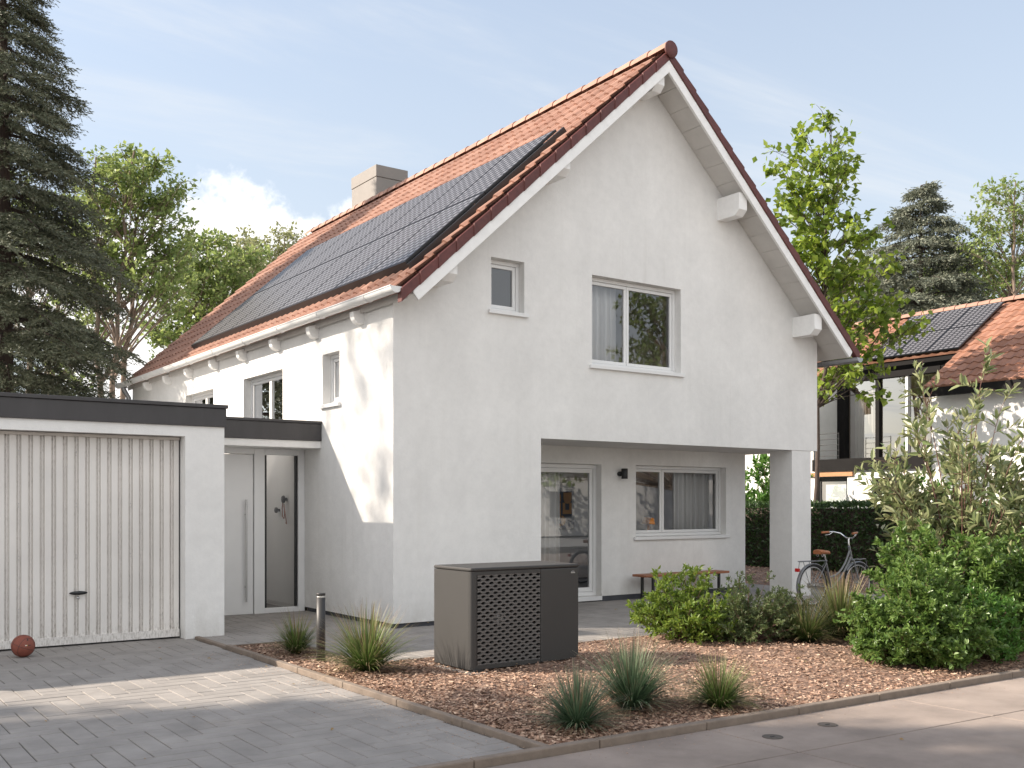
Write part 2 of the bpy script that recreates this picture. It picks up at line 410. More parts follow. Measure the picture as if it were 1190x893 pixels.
def wall_panel(mb, fr, outer, holes, depth):
    """wall face with rectangular openings (u0,u1,z0,z1) and their reveals"""
    loops = [[Vector((u, z, 0)) for u, z in outer]]
    for (a, b, c, d) in holes: loops.append([Vector((a, c, 0)), Vector((a, d, 0)), Vector((b, d, 0)), Vector((b, c, 0))])
    flat = [q for l in loops for q in l]
    tris = tessellate_polygon(loops)
    mb.add([fr.p(q.x, q.y) for q in flat], [tuple(t) for t in tris])
    for (a, b, c, d) in holes:
        for (p, q) in (((a, c), (a, d)), ((a, d), (b, d)), ((b, d), (b, c)), ((b, c), (a, c))):
            mb.add([fr.p(*p), fr.p(*q), fr.p(*q, -depth), fr.p(*p, -depth)], [(0, 1, 2, 3)])

def window(fr, u0, u1, z0, z1, parent, depth=.13, splits=(), sill=True, name='window', fw=.055, sw=.05, mat=None, glass=None, sillw=.055, bar=None):
    mat = mat or PVC; mb = MB(); n0, n1 = -depth-.07, -depth+.0
    e = .002
    fr.box(mb, u0+e, u1-e, z0+e, z0+fw, n0, n1); fr.box(mb, u0+e, u1-e, z1-fw, z1-e, n0, n1)
    fr.box(mb, u0+e, u0+fw, z0+fw, z1-fw, n0, n1); fr.box(mb, u1-fw, u1-e, z0+fw, z1-fw, n0, n1)
    ed = [u0+fw]+[u0+(u1-u0)*t for t in splits]+[u1-fw]
    pm = MB()
    for i in range(len(ed)-1):
        a, b = ed[i]+.003, ed[i+1]-.003; c, d = z0+fw+.003, z1-fw-.003
        m0, m1 = n0+.006, n1-.016
        fr.box(mb, a, b, c, c+sw, m0, m1); fr.box(mb, a, b, d-sw, d, m0, m1)
        fr.box(mb, a, a+sw, c+sw, d-sw, m0, m1); fr.box(mb, b-sw, b, c+sw, d-sw, m0, m1)
        q = [fr.p(a+sw-.004, c+sw-.004, n0+.03), fr.p(b-sw+.004, c+sw-.004, n0+.03), fr.p(b-sw+.004, d-sw+.004, n0+.03), fr.p(a+sw-.004, d-sw+.004, n0+.03)]
        pm.add(q, [(0, 1, 2, 3)])
    w = mb.build(name, mat, parent, bevel=.005)
    pm.build('pane', glass or GLASS, w)
    if sill:
        sb = MB(); fr.box(sb, u0-.055, u1+.055, z0-sillw, z0-.001, -depth+.002, .05)
        sb.build('sill', PVC, w, bevel=.004)
    return w

def room(mb, a, b, openface):
    """inside faces of a room box; openface one of -x +x -y +y is left out"""
    x0, y0, z0 = a; x1, y1, z1 = b
    V = [(x0, y0, z0), (x1, y0, z0), (x1, y1, z0), (x0, y1, z0), (x0, y0, z1), (x1, y0, z1), (x1, y1, z1), (x0, y1, z1)]
    F = {'f': (0, 1, 2, 3), 'c': (4, 7, 6, 5), '-y': (0, 4, 5, 1), '+x': (1, 5, 6, 2), '+y': (2, 6, 7, 3), '-x': (3, 7, 4, 0)}
    mb.add(V, [f for k, f in F.items() if k not in (openface if isinstance(openface, tuple) else (openface,))])

def curtain(name, label, x0, x1, y, z0, z1, waves, group=None, amp=.035):
    n = waves*10; xs = np.linspace(x0, x1, n+1)
    V = []
    for z, k in ((z0, 1.), (z0+(z1-z0)*.5, .95), (z1, .7)):
        for i, x in enumerate(xs):
            V.append((x+.012*math.sin(i*.37), y+k*amp*math.sin(2*math.pi*waves*i/n+.5*math.sin(i*.21)), z))
    F = [(r*(n+1)+i, r*(n+1)+i+1, (r+1)*(n+1)+i+1, (r+1)*(n+1)+i) for r in range(2) for i in range(n)]
    mb = MB(); mb.add(V, F, True)
    o = mb.build(name, CURT, None, origin=((x0+x1)/2, y, z0))
    sm = o.modifiers.new('Solid', 'SOLIDIFY'); sm.thickness = .004
    return setp(o, label, 'curtain', group)

XL, XR, YF, YB, YR = 6.512, 15.19, 11.876, 24.3, 13.211
XA, MS = 10.99, .905                       # ridge line and roof slope
def zroof(x, top): return top-MS*abs(x-XA)
Z_TILE, Z_SOF, Z_BB = 8.56, 8.37, 8.245
YV = 11.335                                # outer face of the verge
YT0, YT1 = 11.37, 24.5
XE0, XE1 = 6.335, 15.645                   # eaves

house = thing('house', 'large white rendered house with orange tiled gable roof and solar panels', 'house', (XL, YF, 0))
FF = Fr((0, YF, 0), (1, 0, 0), (0, -1, 0)); FS = Fr((XL, 0, 0), (0, 1, 0), (-1, 0, 0)); FRr = Fr((0, YR, 0), (1, 0, 0), (0, -1, 0))
wb = MB()
zs = Z_SOF+.02
wall_panel(wb, FF, [(XL, .074), (8.945, .074), (8.945, 2.609), (XR, 2.609), (XR, zroof(XR, zs)), (XA, zs), (XL, zroof(XL, zs))],
           [(8.067, 8.646, 4.385, 5.126), (9.908, 11.769, 3.755, 5.115)], .14)
wall_panel(wb, FS, [(YF, .074), (14.70, .074), (14.70, 0.0), (YB, 0.0), (YB, zroof(XL, zs)), (YF, zroof(XL, zs))],
           [(13.485, 14.046, 3.125, 3.872), (15.551, 17.278, 2.60, 3.832), (18.823, 20.461, 2.60, 3.818)], .14)
wall_panel(wb, FRr, [(8.945, .10), (14.782, .10), (14.782, 2.609), (8.945, 2.609)], [(9.02, 11.23, .102, 2.323), (12.01, 14.262, 1.085, 2.33)], .16)
# recess cheek, ceiling of the recess, right-hand walls, rear wall
wb.add([(8.945, YF, .074), (8.945, YR, .074), (8.945, YR, 2.609), (8.945, YF, 2.609)], [(0, 1, 2, 3)])
wb.add([(8.945, YF, 2.609), (8.945, YR, 2.609), (14.782, YR, 2.609), (14.782, YB, 2.609), (XR, YB, 2.609), (XR, YF, 2.609)], [(0, 1, 2, 3, 4, 5)])
FE = Fr((14.782, 0, 0), (0, 1, 0), (1, 0, 0)); FE2 = Fr((XR, 0, 0), (0, 1, 0), (1, 0, 0))
wall_panel(wb, FE, [(YR, 0), (YB, 0), (YB, 2.609), (YR, 2.609)], [(13.5, 14.85, .12, 2.45)], .08)  # unseen opening added to let daylight into the ground floor room
wall_panel(wb, FE2, [(YF, 2.609), (YB, 2.609), (YB, zroof(XR, zs)), (YF, zroof(XR, zs))], [(12.4, 15.0, 2.98, 4.42)], .05)  # the opening here is added, out of view, to light the upper room
wb.add([(XL, YB, 0), (XR, YB, 0), (XR, YB, zroof(XR, zs)), (XA, YB, zs), (XL, YB, zroof(XL, zs))], [(0, 1, 2, 3, 4)])
wb.add([(XL, YF, .074), (8.945, YF, .074), (8.945, YF+.06, .074), (XL+.06, YF+.06, .074), (XL+.06, 14.7, .074), (XL, 14.7, .074)], [(0, 1, 2, 3, 4, 5)])
wb.build('wall', WHITE, house)
MB().box((14.508, 11.885, 0), (15.025, 12.385, 2.607)).build('pillar', WHITE, house)
pb = MB().prism([(XL+.025, YF+.025, -.05), (8.943, YF+.025, -.05), (8.943, YF+.2, -.05), (XL+.2, YF+.2, -.05), (XL+.2, 14.66, -.05), (XL+.025, 14.66, -.05)], (0, 0, .123)); pb.build('plinth', PLINTH, house)
MB().box((11.232, YR+.012, -.05), (14.77, YR+.1, .099)).build('plinth', PLINTH, house)

# --- windows
window(FF, 8.067, 8.646, 4.385, 5.126, house, .13)
window(FF, 9.908, 11.769, 3.755, 5.115, house, .13, (.44,))
window(FRr, 12.01, 14.262, 1.085, 2.33, house, .13, (.335,))
window(FS, 13.485, 14.046, 3.125, 3.872, house, .13)
window(FS, 15.551, 17.278, 2.60, 3.832, house, .13, (.5,), sill=False)
window(FS, 18.823, 20.461, 2.60, 3.818, house, .13, (.5,), sill=False)
window(FRr, 9.02, 11.23, .102, 2.323, house, .13, (), sill=False, name='patio_door', fw=.07, sw=.07)
MB().box((9.0, YR-.0, .03), (11.25, YR+.2, .1)).build('door_threshold', PVC, house, bevel=.004)

# --- rooms behind the glass
rm = MB()
room(rm, (9.0, YR+.22, .10), (14.7, 15.75, 2.52), ('-y', '+x'))
room(rm, (9.2, YF+.22, 2.95), (15.13, 15.2, 4.45), ('-y', '+x', 'c')); rm.add([(9.2, YF+.22, 4.45), (9.2, YF+.22, 5.4), (9.2, 15.2, 5.4), (9.2, 15.2, 4.45)], [(0, 1, 2, 3)]); rm.add([(9.2, 15.2, 4.45), (15.13, 15.2, 4.45), (13.4, 15.2, 5.9), (9.2, 15.2, 5.9)], [(0, 1, 2, 3)])
room(rm, (7.7, YF+.22, 4.0), (9.1, 13.4, 5.3), '-y')
room(rm, (XL+.22, 13.42, 2.95), (8.2, 14.4, 3.95), '-x')
room(rm, (XL+.22, 15.3, 2.55), (9.5, 21.0, 3.95), '-x')
rm.build('room', ROOM, house)
fb = MB(); fb.add([(9.01, YR+.2, .104), (14.69, YR+.2, .104), (14.69, 15.74, .104), (9.01, 15.74, .104)], [(0, 1, 2, 3)]); fb.build('room_floor', FLOORI, house)
MB().box((9.01, 15.71, .106), (14.69, 15.745, .20)).build('skirting_board', SKIRT, house)

# --- roof
def tile_slope(sx):
    rows, waves, per = 17, 61, 8
    us = np.linspace(0, 1, waves*per+1); y = YT0+us*(YT1-YT0)
    prof = .5+.5*np.cos(2*np.pi*us*waves); prof = .056*prof**1.25
    tk = .036
    nv = len(us); V = []; F = []; rn = []
    nrm = math.hypot(1, MS); nx, nz = -MS/nrm*sx, 1/nrm          # outward normal of the slope (sx=+1: left slope rises to +x)
    xe = XE0 if sx > 0 else XE1
    rowoff = 0
    for r in range(rows):
        for e, (t, h) in enumerate(((r/rows-.0015, -.012), (r/rows-.001, tk), ((r+1)/rows+.004, 0.004))):
            x = xe+(XA-xe)*t; zb = Z_TILE-MS*abs(x-XA)
            hh = prof+h if e else prof*0+h
            V.append(np.stack([x+nx*hh*1., y, zb+nz*hh], 1))
        b = (r*3)*nv
        for e in (0, 1):
            i = np.arange(nv-1); a = b+e*nv
            q = np.stack([a+i, a+i+1, a+nv+i+1, a+nv+i], 1)
            if sx > 0: q = q[:, ::-1]
            F.append(q)
            wv = ((i+per//2)//per); rr = np.sin((r*131.7+wv*57.3)*12.9898)*43758.5453; rn.append(rr-np.floor(rr))
    return np.concatenate(V), np.concatenate(F), np.concatenate(rn)
Va, Fa, ra = tile_slope(1); Vb, Fb, rb = tile_slope(-1)
me = np_mesh('roof', np.concatenate([Va, Vb]), np.concatenate([Fa, Fb+len(Va)])); fattr(me, 'rnd', np.concatenate([ra, rb]), 'FACE')
roof = link('roof', me, house, TILE)
# deck below the tiles (its underside is the boarded soffit)
dk = MB(); zt, zbm = Z_TILE-.04, Z_SOF+.012
dk.prism([(XE0+.12, YV+.06, zroof(XE0+.12, zt)), (XA, YV+.06, zt), (XE1-.12, YV+.06, zroof(XE1-.12, zt)), (XE1-.12, YV+.06, zroof(XE1-.12, zbm)), (XA, YV+.06, zbm), (XE0+.12, YV+.06, zroof(XE0+.12, zbm))], (0, YT1-YV-.08, 0))
dk.build('roof_deck', SOFF, roof)
sb = MB()
for s in (-1, 1):
    nb = 17; xe = (XL+.05) if s < 0 else 15.5
    for i in range(nb):
        xa = XA+(xe-XA)*(i/nb)+s*.004; xb = XA+(xe-XA)*((i+1)/nb)-s*.004
        sb.prism([(xa, YV+.05, zroof(xa, Z_SOF-.012)), (xb, YV+.05, zroof(xb, Z_SOF-.012)), (xb, YV+.05, zroof(xb, Z_SOF+.01)), (xa, YV+.05, zroof(xa, Z_SOF+.01))], (0, YF-YV-.055, 0))
sb.build('soffit', SOFF, roof)
for s in (-1, 1):
    xe = 6.585 if s < 0 else 15.395; h = .185
    xo = xe+s*.075
    bb = MB().prism([(XA, YV, Z_BB), (XA, YV, Z_BB+h), (xo, YV, zroof(xo, Z_BB+h)), (xo, YV, zroof(xo, Z_BB+h)-.03), (xe, YV, zroof(xe, Z_BB))], (0, .045, 0))
    bb.build('bargeboard', PAINT, roof, bevel=.004)
vt = MB()
for s in (-1, 1):
    xe = XE0 if s < 0 else XE1; n = 17
    for i in range(n):
        a = XA+(xe-XA)*(i/n); b = XA+(xe-XA)*((i+1)/n)+s*.012
        a += s*.003
        lo = Z_BB+.19; hi = Z_TILE+.028
        y0 = YV-.022
        # every verge tile overlaps the one below it: its lower end stands a little proud
        vt.add([(a, y0+.010, zroof(a, lo)), (b, y0-.006, zroof(b, lo-.008)), (b, y0-.006, zroof(b, hi+.014)), (a, y0+.010, zroof(a, hi)),
                (a, YT0+.05, zroof(a, lo)), (b, YT0+.05, zroof(b, lo-.008)), (b, YT0+.05, zroof(b, hi+.014)), (a, YT0+.05, zroof(a, hi))],
               [(0, 1, 2, 3), (7, 6, 5, 4), (3, 2, 6, 7), (0, 4, 5, 1), (1, 5, 6, 2), (0, 3, 7, 4)])
vt.build('verge_tiles', VERGE, roof, bevel=.006, seg=1)
rc = MB(); y = YV-.03; n = 0
while y < YT1:
    k = 9; y1 = min(y+.40, YT1+.05)
    V = []
    for yy, r in ((y, .128), (y1+.03, .112)):
        for j in range(k+1):
            a = math.pi*j/k; V.append((XA+r*math.cos(a)*1.02, yy, Z_TILE+.015+r*1.05*math.sin(a)))
    rc.add(V, [(j, j+1, k+1+j+1, k+1+j) for j in range(k)], True)
    rc.add(V[:k+1], [tuple(range(k, -1, -1))]); y = y1
rc.build('ridge_tiles', RIDGE, roof)
ec = MB().lathe([(.001, -.03), (.126, -.03), (.130, -.02), (.126, 0.0)], (XA, YV-.022, Z_TILE+.022), (0, 1, 0), 28); ec.build('ridge_end_cap', VERGE, roof)

# purlin ends and rafter tails
for (x0, w, zt2, zb2) in ((12.609, .19, 6.72, 6.36), (14.515, .19, 4.95, 4.60), (8.92, .19, 6.70, 6.33), (7.02, .19, 4.97, 4.59), (10.77, .18, 8.30, 7.96)):
    y0 = 11.40; c = .09
    MB().prism([(x0, YF+.02, zb2), (x0, y0+c, zb2), (x0, y0, zb2+c), (x0, y0, zt2), (x0, YF+.02, zt2)], (w, 0, 0)).build('purlin', PAINT, house, bevel=.003)
for yy in (12.71, 14.18, 15.63, 17.11, 18.54, 19.99, 21.37, 22.8):
    P = [(XL+.01, yy, 4.36), (XL+.01, yy, 4.14), (XL-.05, yy, 4.135), (XL-.10, yy, 4.15), (XL-.14, yy, 4.19), (XL-.16, yy, 4.24), (XL-.165, yy, 4.30)]
    MB().prism(P, (0, .12, 0)).build('rafter_tail', PAINT, house, bevel=.005)
def gutter(xc, zt, mat, y0, y1):
    g = MB(); k = 12; r = .082
    V = []
    for yy in (y0, y1):
        for rr in (r, r-.005):
            for j in range(k+1):
                a = math.pi+math.pi*j/k; V.append((xc+rr*math.cos(a), yy, zt+rr*math.sin(a)))
    m = k+1
    g.add(V, [(j, j+1, 2*m+j+1, 2*m+j) for j in range(k)]+[(m+j+1, m+j, 3*m+j, 3*m+j+1) for j in range(k)], True)
    g.add(V, [(0, m, 3*m, 2*m), (k, m+k, 3*m+k, 2*m+k)])
    for yy in (y0, y1-.004):
        g.prism([(xc+r*math.cos(math.pi+math.pi*j/k), yy, zt+r*math.sin(math.pi+math.pi*j/k)) for j in range(k+1)], (0, .004, 0))
    g.tube([(xc-r, y0, zt), (xc-r, y1, zt)], .009, 6)
    o = g.build('gutter', mat, house)
    yy = y0+.75
    while yy < y1:
        MB().tube([(xc+(r+.004)*math.cos(math.pi+math.pi*j/12), yy, zt+(r+.004)*math.sin(math.pi+math.pi*j/12)) for j in range(13)], .007, 5).build('gutter_bracket', mat, o)
        yy += 1.4667
gutter(6.262, 4.40, METALW, YV+.005, YT1+.05)
gutter(15.66, 4.27, METALG, YV-.03, YT1)
MB().tube([(6.30, 24.25, 4.35), (6.30, 24.25, 4.28), (6.42, 24.28, 4.1), (6.42, 24.28, 0)], .055, 12).build('downpipe', METALG, house)

# wall lamp in the recess
lm = MB().lathe([(.001, 0), (.052, 0), (.055, .004), (.055, .17), (.05, .175), (.001, .175)], (11.66, YR-.10, 2.085), (0, 0, 1), 24)
wl = lm.build('wall_lamp', BLACK, house); MB().lathe([(.001, 0), (.04, 0), (.04, .06), (.001, .06)], (11.62, YR-.055, 2.17), (0, 1, 0), 18).build('lamp_bracket', BLACK, wl)

# chimney
x0, x1, y0, y1 = 11.05, 11.86, 20.95, 22.2
ch = MB().box((x0, y0, 8.0), (x1, y1, 9.18)).build('chimney', CHIM, house)
MB().box((x0-.012, y0-.012, 9.19), (x1+.012, y1+.012, 9.46)).build('chimney_cap', CHIM, ch, bevel=.008)

# ------------------------------------------------------------------ solar panels
def panel_mat(name, nu, nv):
    """dark glossy cells with matt gaps; u,v come from a UV map in cell units"""
    m, nt, N, L = new_mat(name)
    out = N.new('ShaderNodeOutputMaterial'); p = N.new('ShaderNodeBsdfPrincipled'); L.new(p.outputs[0], out.inputs[0])
    uv = N.new('ShaderNodeUVMap'); s = N.new('ShaderNodeSeparateXYZ'); L.new(uv.outputs[0], s.inputs[0])
    def math_(op, a, b=None):
        q = N.new('ShaderNodeMath'); q.operation = op
        for i, x in enumerate((a, b)):
            if x is None: continue
            if isinstance(x, (int, float)): q.inputs[i].default_value = x
            else: L.new(x, q.inputs[i])
        return q.outputs[0]
    fu = math_('FRACT', s.outputs[0]); fv = math_('FRACT', s.outputs[1])
    gu = math_('LESS_THAN', math_('ABSOLUTE', math_('SUBTRACT', fu, .5)), .33); gv = math_('LESS_THAN', math_('ABSOLUTE', math_('SUBTRACT', fv, .5)), .30)
    cell = math_('MULTIPLY', gu, gv)
    bus = math_('LESS_THAN', math_('ABSOLUTE', math_('SUBTRACT', math_('FRACT', math_('MULTIPLY', fu, 4)), .5)), .1)
    mx = N.new('ShaderNodeMix'); mx.data_type = 'RGBA'; L.new(cell, mx.inputs[0]); mx.inputs[6].default_value = (.016, .014, .014, 1)
    mb_ = N.new('ShaderNodeMix'); mb_.data_type = 'RGBA'; L.new(bus, mb_.inputs[0]); mb_.inputs[6].default_value = (.15, .145, .15, 1); mb_.inputs[7].default_value = (.22, .21, .21, 1)
    L.new(mb_.outputs[2], mx.inputs[7]); L.new(mx.outputs[2], p.inputs['Base Color'])
    rr = N.new('ShaderNodeMapRange'); L.new(cell, rr.inputs[0]); rr.inputs[3].default_value = .5; rr.inputs[4].default_value = .34; L.new(rr.outputs[0], p.inputs['Roughness']); p.inputs['Specular IOR Level'].default_value = .35
    return m
PANEL = panel_mat('solar_cells', 6, 12)
PFRAME = M('panel_frame', (.012, .012, .013), .4)
PEDGE = M('panel_edge_blue', (.04, .07, .13), .25)

def solar_panel(parent, P, nu, nv):
    """P(u,v,h): u,v in 0..1 over the panel, h above the roof"""
    mb = MB(); T = .035
    q = [P(0, 0, 0), P(1, 0, 0), P(1, 1, 0), P(0, 1, 0), P(0, 0, T), P(1, 0, T), P(1, 1, T), P(0, 1, T)]
    mb.add(q, [(0, 3, 2, 1), (4, 5, 6, 7), (0, 1, 5, 4), (1, 2, 6, 5), (2, 3, 7, 6), (3, 0, 4, 7)])
    fr_ = mb.build('solar_panel', PFRAME, parent)
    g = MB(); e = .018; g.add([P(e, e*.6, T+.003), P(1-e, e*.6, T+.003), P(1-e, 1-e*.6, T+.003), P(e, 1-e*.6, T+.003)], [(0, 1, 2, 3)])
    me_o = g.build('cells', PANEL, fr_)
    uvl = me_o.data.uv_layers.new(name='UVMap')
    for i, c in enumerate(((0, 0), (nu, 0), (nu, nv), (0, nv))): uvl.data[i].uv = c
    return fr_

def roofpt(x, y, h):     # point on the left slope, h above the tile plane (measured along the normal)
    nrm = math.hypot(1, MS); return (x-MS/nrm*h, y, Z_TILE-MS*(XA-x)+h/nrm)
ncol, nrow = 8, 2; PX0, PX1, PY0, PY1 = 6.76, 9.28, 11.80, 20.55
for r in range(nrow):
    for c in range(ncol):
        xa = PX0+(PX1-PX0)*r/nrow+.008; xb = PX0+(PX1-PX0)*(r+1)/nrow-.008
        ya = PY0+(PY1-PY0)*c/ncol+.008; yb = PY0+(PY1-PY0)*(c+1)/ncol-.008
        solar_panel(house, lambda u, v, h, xa=xa, xb=xb, ya=ya, yb=yb: roofpt(xa+(xb-xa)*v, ya+(yb-ya)*u, .13+h), 7, 14)
rl = MB()
for x in (PX0+.25, PX0+1.0, PX0+1.55, PX1-.25):
    a = roofpt(x, PY0+.02, .10); b = roofpt(x, PY1-.02, .10); rl.tube([a, b], .022, 4, False)
for x in (PX0-.005, ):
    rl.prism([roofpt(x, PY0, .03), roofpt(x, PY0, .163), roofpt(x+.02, PY0, .163), roofpt(x+.02, PY0, .03)], (0, PY1-PY0, 0))
rl.prism([roofpt(PX0-.03, PY0-.085, .03), roofpt(PX1+.05, PY0-.085, .03), roofpt(PX1+.05, PY0-.085, .13), roofpt(PX0-.03, PY0-.085, .13)], (0, .045, 0))
rl.build('panel_rails', PFRAME, house)

# ------------------------------------------------------------------ curtains and things seen through the glass
curtain('curtain', 'sheer white curtain drawn to the left behind the patio door', 9.05, 10.66, 13.62, .12, 2.45, 15)
curtain('curtain', 'pale curtain on the right inside the ground floor window', 13.30, 14.62, 13.60, .95, 2.45, 12)
curtain('curtain', 'pale curtain inside the left pane of the upper gable window', 9.85, 10.68, 12.24, 3.6, 5.3, 9)
pc = thing('picture', 'framed abstract print of ochre curved shapes on dark blue inside the patio door', 'picture', (12.2, 15.7, 1.16))
MB().box((12.04, 15.715, 1.16), (12.66, 15.748, 1.96)).build('picture_frame', SKIRT, pc)
NAVY = M('print_navy', (.04, .05, .075), .6); OCH = M('print_ochre', (.62, .30, .08), .6, .1, 8)
MB().box((12.06, 15.708, 1.18), (12.64, 15.7145, 1.94)).build('print_ground', NAVY, pc)
pr = MB()
def shp(pts): pr.prism([(12.06+x, 15.702, 1.18+z) for x, z in pts], (0, .004, 0))
arc = lambda cx, cz, r, a0, a1, n=10: [(cx+r*math.cos(R(a0+(a1-a0)*i/n)), cz+r*math.sin(R(a0+(a1-a0)*i/n))) for i in range(n+1)]
shp([(.05, .52), (.25, .52)]+arc(.15, .62, .1, 0, 180)); shp([(.32, .70), (.32, .60)]+arc(.42, .58, .1, 180, 360)+[(.52, .70)])
shp([(.05, .26), (.25, .26), (.25, .5), (.05, .5)]); shp([(.30, .28), (.52, .28), (.52, .5), (.46, .5), (.46, .36), (.36, .36), (.36, .5), (.30, .5)])
shp([(.27, .06)]+arc(.27, .15, .1, -90, 90)+[(.27, .25)]); shp([(.25, .04), (.25, .09)]+arc(.25, .15, .06, 270, 90)+[(.25, .25)]+arc(.25, .15, .11, 90, 270))
pr.build('print_shapes', OCH, pc)
dl = thing('table_lamp', 'small orange mushroom table lamp on the window sill inside', 'lamp', (12.55, 13.46, 1.16))
MB().lathe([(.001, 0), (.05, 0), (.05, .012), (.026, .018), (.026, .17), (.001, .17)], (12.55, 13.48, 1.15)).build('lamp_stem', ORANGE, dl)
MB().lathe([(.001, .0), (.125, -.015), (.125, .0), (.10, .10), (.001, .105)], (12.55, 13.48, 1.31), (.12, 0, 1)).build('lamp_shade', ORANGE, dl)
MB().box((12.2, 13.43, 1.10), (13.2, 13.75, 1.148)).build('window_board', PVC, house)

# ================================================================== GARAGE
gar = thing('garage', 'flat roofed white garage with ribbed up-and-over door and dark fascia', 'garage', (2.5, 12.505, 0))
FG = Fr((0, 12.505, 0), (1, 0, 0), (0, -1, 0)); gb = MB()
GX0, GX1 = .55, 3.977
wall_panel(gb, FG, [(-2.2, 0), (GX0, 0), (GX0, 2.483), (GX1, 2.483), (GX1, 0), (4.465, 0), (4.465, 2.62), (-2.2, 2.62)], [], .2)
gb.add([(GX1, 12.505, 0), (GX1, 12.78, 0), (GX1, 12.78, 2.483), (GX1, 12.505, 2.483)], [(0, 1, 2, 3)]); gb.add([(GX0, 12.505, 0), (GX0, 12.78, 0), (GX0, 12.78, 2.483), (GX0, 12.505, 2.483)], [(0, 1, 2, 3)])
gb.add([(GX0, 12.505, 2.483), (GX1, 12.505, 2.483), (GX1, 12.78, 2.483), (GX0, 12.78, 2.483)], [(0, 1, 2, 3)])
gb.add([(4.465, 12.505, 0), (4.465, 18.6, 0), (4.465, 18.6, 2.62), (4.465, 12.505, 2.62)], [(0, 1, 2, 3)]); gb.add([(-2.2, 12.505, 0), (-2.2, 18.6, 0), (-2.2, 18.6, 2.62), (-2.2, 12.505, 2.62)], [(0, 1, 2, 3)]); gb.add([(-2.2, 18.6, 0), (4.465, 18.6, 0), (4.465, 18.6, 2.62), (-2.2, 18.6, 2.62)], [(0, 1, 2, 3)])
gb.build('wall', GARW, gar)
tb = MB(); tb.box((-2.25, 12.475, 2.612), (4.482, 18.65, 2.84)); tb.box((-2.26, 12.455, 2.843), (4.50, 18.67, 2.888)); tb.build('roof_fascia', DARKTRIM, gar, bevel=.006)
# ribbed door
prof = [(0, 0), (.066, 0), (.072, -.028), (.086, -.028), (.089, -.010), (.098, -.010), (.101, -.028), (.115, -.028), (.121, 0)]
per = .123; xs = []; ds = []; gr_ = []
x = GX0+.03
while x < GX1-.14:
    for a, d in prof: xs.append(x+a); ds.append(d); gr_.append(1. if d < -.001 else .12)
    x += per
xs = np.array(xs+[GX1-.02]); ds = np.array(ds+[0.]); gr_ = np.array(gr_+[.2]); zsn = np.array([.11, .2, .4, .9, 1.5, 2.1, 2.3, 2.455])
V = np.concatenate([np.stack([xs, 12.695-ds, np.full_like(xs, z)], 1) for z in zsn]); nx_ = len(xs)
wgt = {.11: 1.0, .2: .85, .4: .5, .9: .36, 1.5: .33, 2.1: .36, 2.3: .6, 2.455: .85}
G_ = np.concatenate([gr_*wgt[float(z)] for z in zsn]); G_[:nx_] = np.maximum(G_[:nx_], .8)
F = np.concatenate([np.stack([r*nx_+np.arange(nx_-1), r*nx_+np.arange(1, nx_), (r+1)*nx_+np.arange(1, nx_), (r+1)*nx_+np.arange(nx_-1)], 1) for r in range(len(zsn)-1)])
me = np_mesh('garage_door', V, F); fattr(me, 'dirt', G_)
GDOOR = attr_mix_mat('weathered_door_paint', (.73, .70, .665), (.24, .21, .18), 'dirt', .55, 60, .47, .70)
gd = link('garage_door', me, gar, GDOOR)
me_r = MB(); me_r.box((GX0+.02, 12.66, .022), (GX1-.022, 12.72, .112)); rb_ = me_r.build('bottom_rail', None, gd); rb_.data.materials.append(GDOOR); fattr(rb_.data, 'dirt', [.8]*8)
MB().box((GX0, 12.73, .0), (GX1-.001, 12.77, 2.482)).build('door_backing', BLACK, gd)
MB().box((GX0+.02, 12.655, 2.44), (GX1-.02, 12.72, 2.475)).build('top_rail', M('door_header', (.50, .46, .42), .6, .1, 6), gd)
hb = MB().lathe([(.001, 0), (.1, 0), (.1, .014), (.07, .022), (.001, .022)], (2.78, 12.655, .615), (0, 1, 0), 24)
hb.v = [(p[0], p[1], .615+(p[2]-.615)*.22) for p in hb.v]; hd = hb.build('door_handle', BLACK, gd)
MB().lathe([(.001, 0), (.014, 0), (.014, .02), (.001, .02)], (2.78, 12.672, .555), (0, 1, 0), 14).build('lock', SILVER, gd)
for k in range(7, 28, 5):
    for z in (.42, .46, 1.02, 1.06, 1.62, 1.66, 2.22, 2.26):
        MB().lathe([(.001, 0), (.006, .0), (.006, .006), (.001, .006)], (GX0+.03+k*per+.0935, 12.697, z), (0, 1, 0), 8).build('rivet', SILVER, gd)

# ================================================================== ENTRANCE between garage and house
ent = thing('entrance_porch', 'flat roofed entrance with white front door and tall side window between garage and house', 'entrance', (5.5, 14.68, 0))
cb = MB(); cb.box((4.468, 14.076, 2.592), (6.509, 15.2, 2.845)); cb.box((4.468, 14.058, 2.848), (6.509, 15.2, 2.886));  cb.build('roof_fascia', DARKTRIM, ent, bevel=.005); MB().box((4.468, 16.9, 2.592), (6.509, 18, 2.845)).build('rear_roof', DARKTRIM, ent)
MB().box((4.468, 14.10, 2.485), (6.508, 14.9, 2.590)).build('canopy_beam', GARW, ent, bevel=.004)
YD = 14.68
db = MB()
for (a, b, c, d) in ((4.47, 4.62, 0, 2.484), (5.70, 5.865, 0, 2.484), (6.40, 6.508, 0, 2.484)): db.box((a, YD, c), (b, YD+.09, d))
db.box((4.62, YD, 2.40), (5.70, YD+.09, 2.484)); db.box((5.865, YD, 2.395), (6.40, YD+.09, 2.484)); db.box((5.865, YD, 0.0), (6.40, YD+.09, .085))
dfr = db.build('door_frame', PVC, ent, bevel=.006)
d2 = MB()
for (a, b, c, d) in ((5.875, 5.90, .09, 2.39), (6.365, 6.39, .09, 2.39)): d2.box((a, YD+.02, c), (b, YD+.08, d))
d2.build('glazing_bead', SKIRT, dfr)
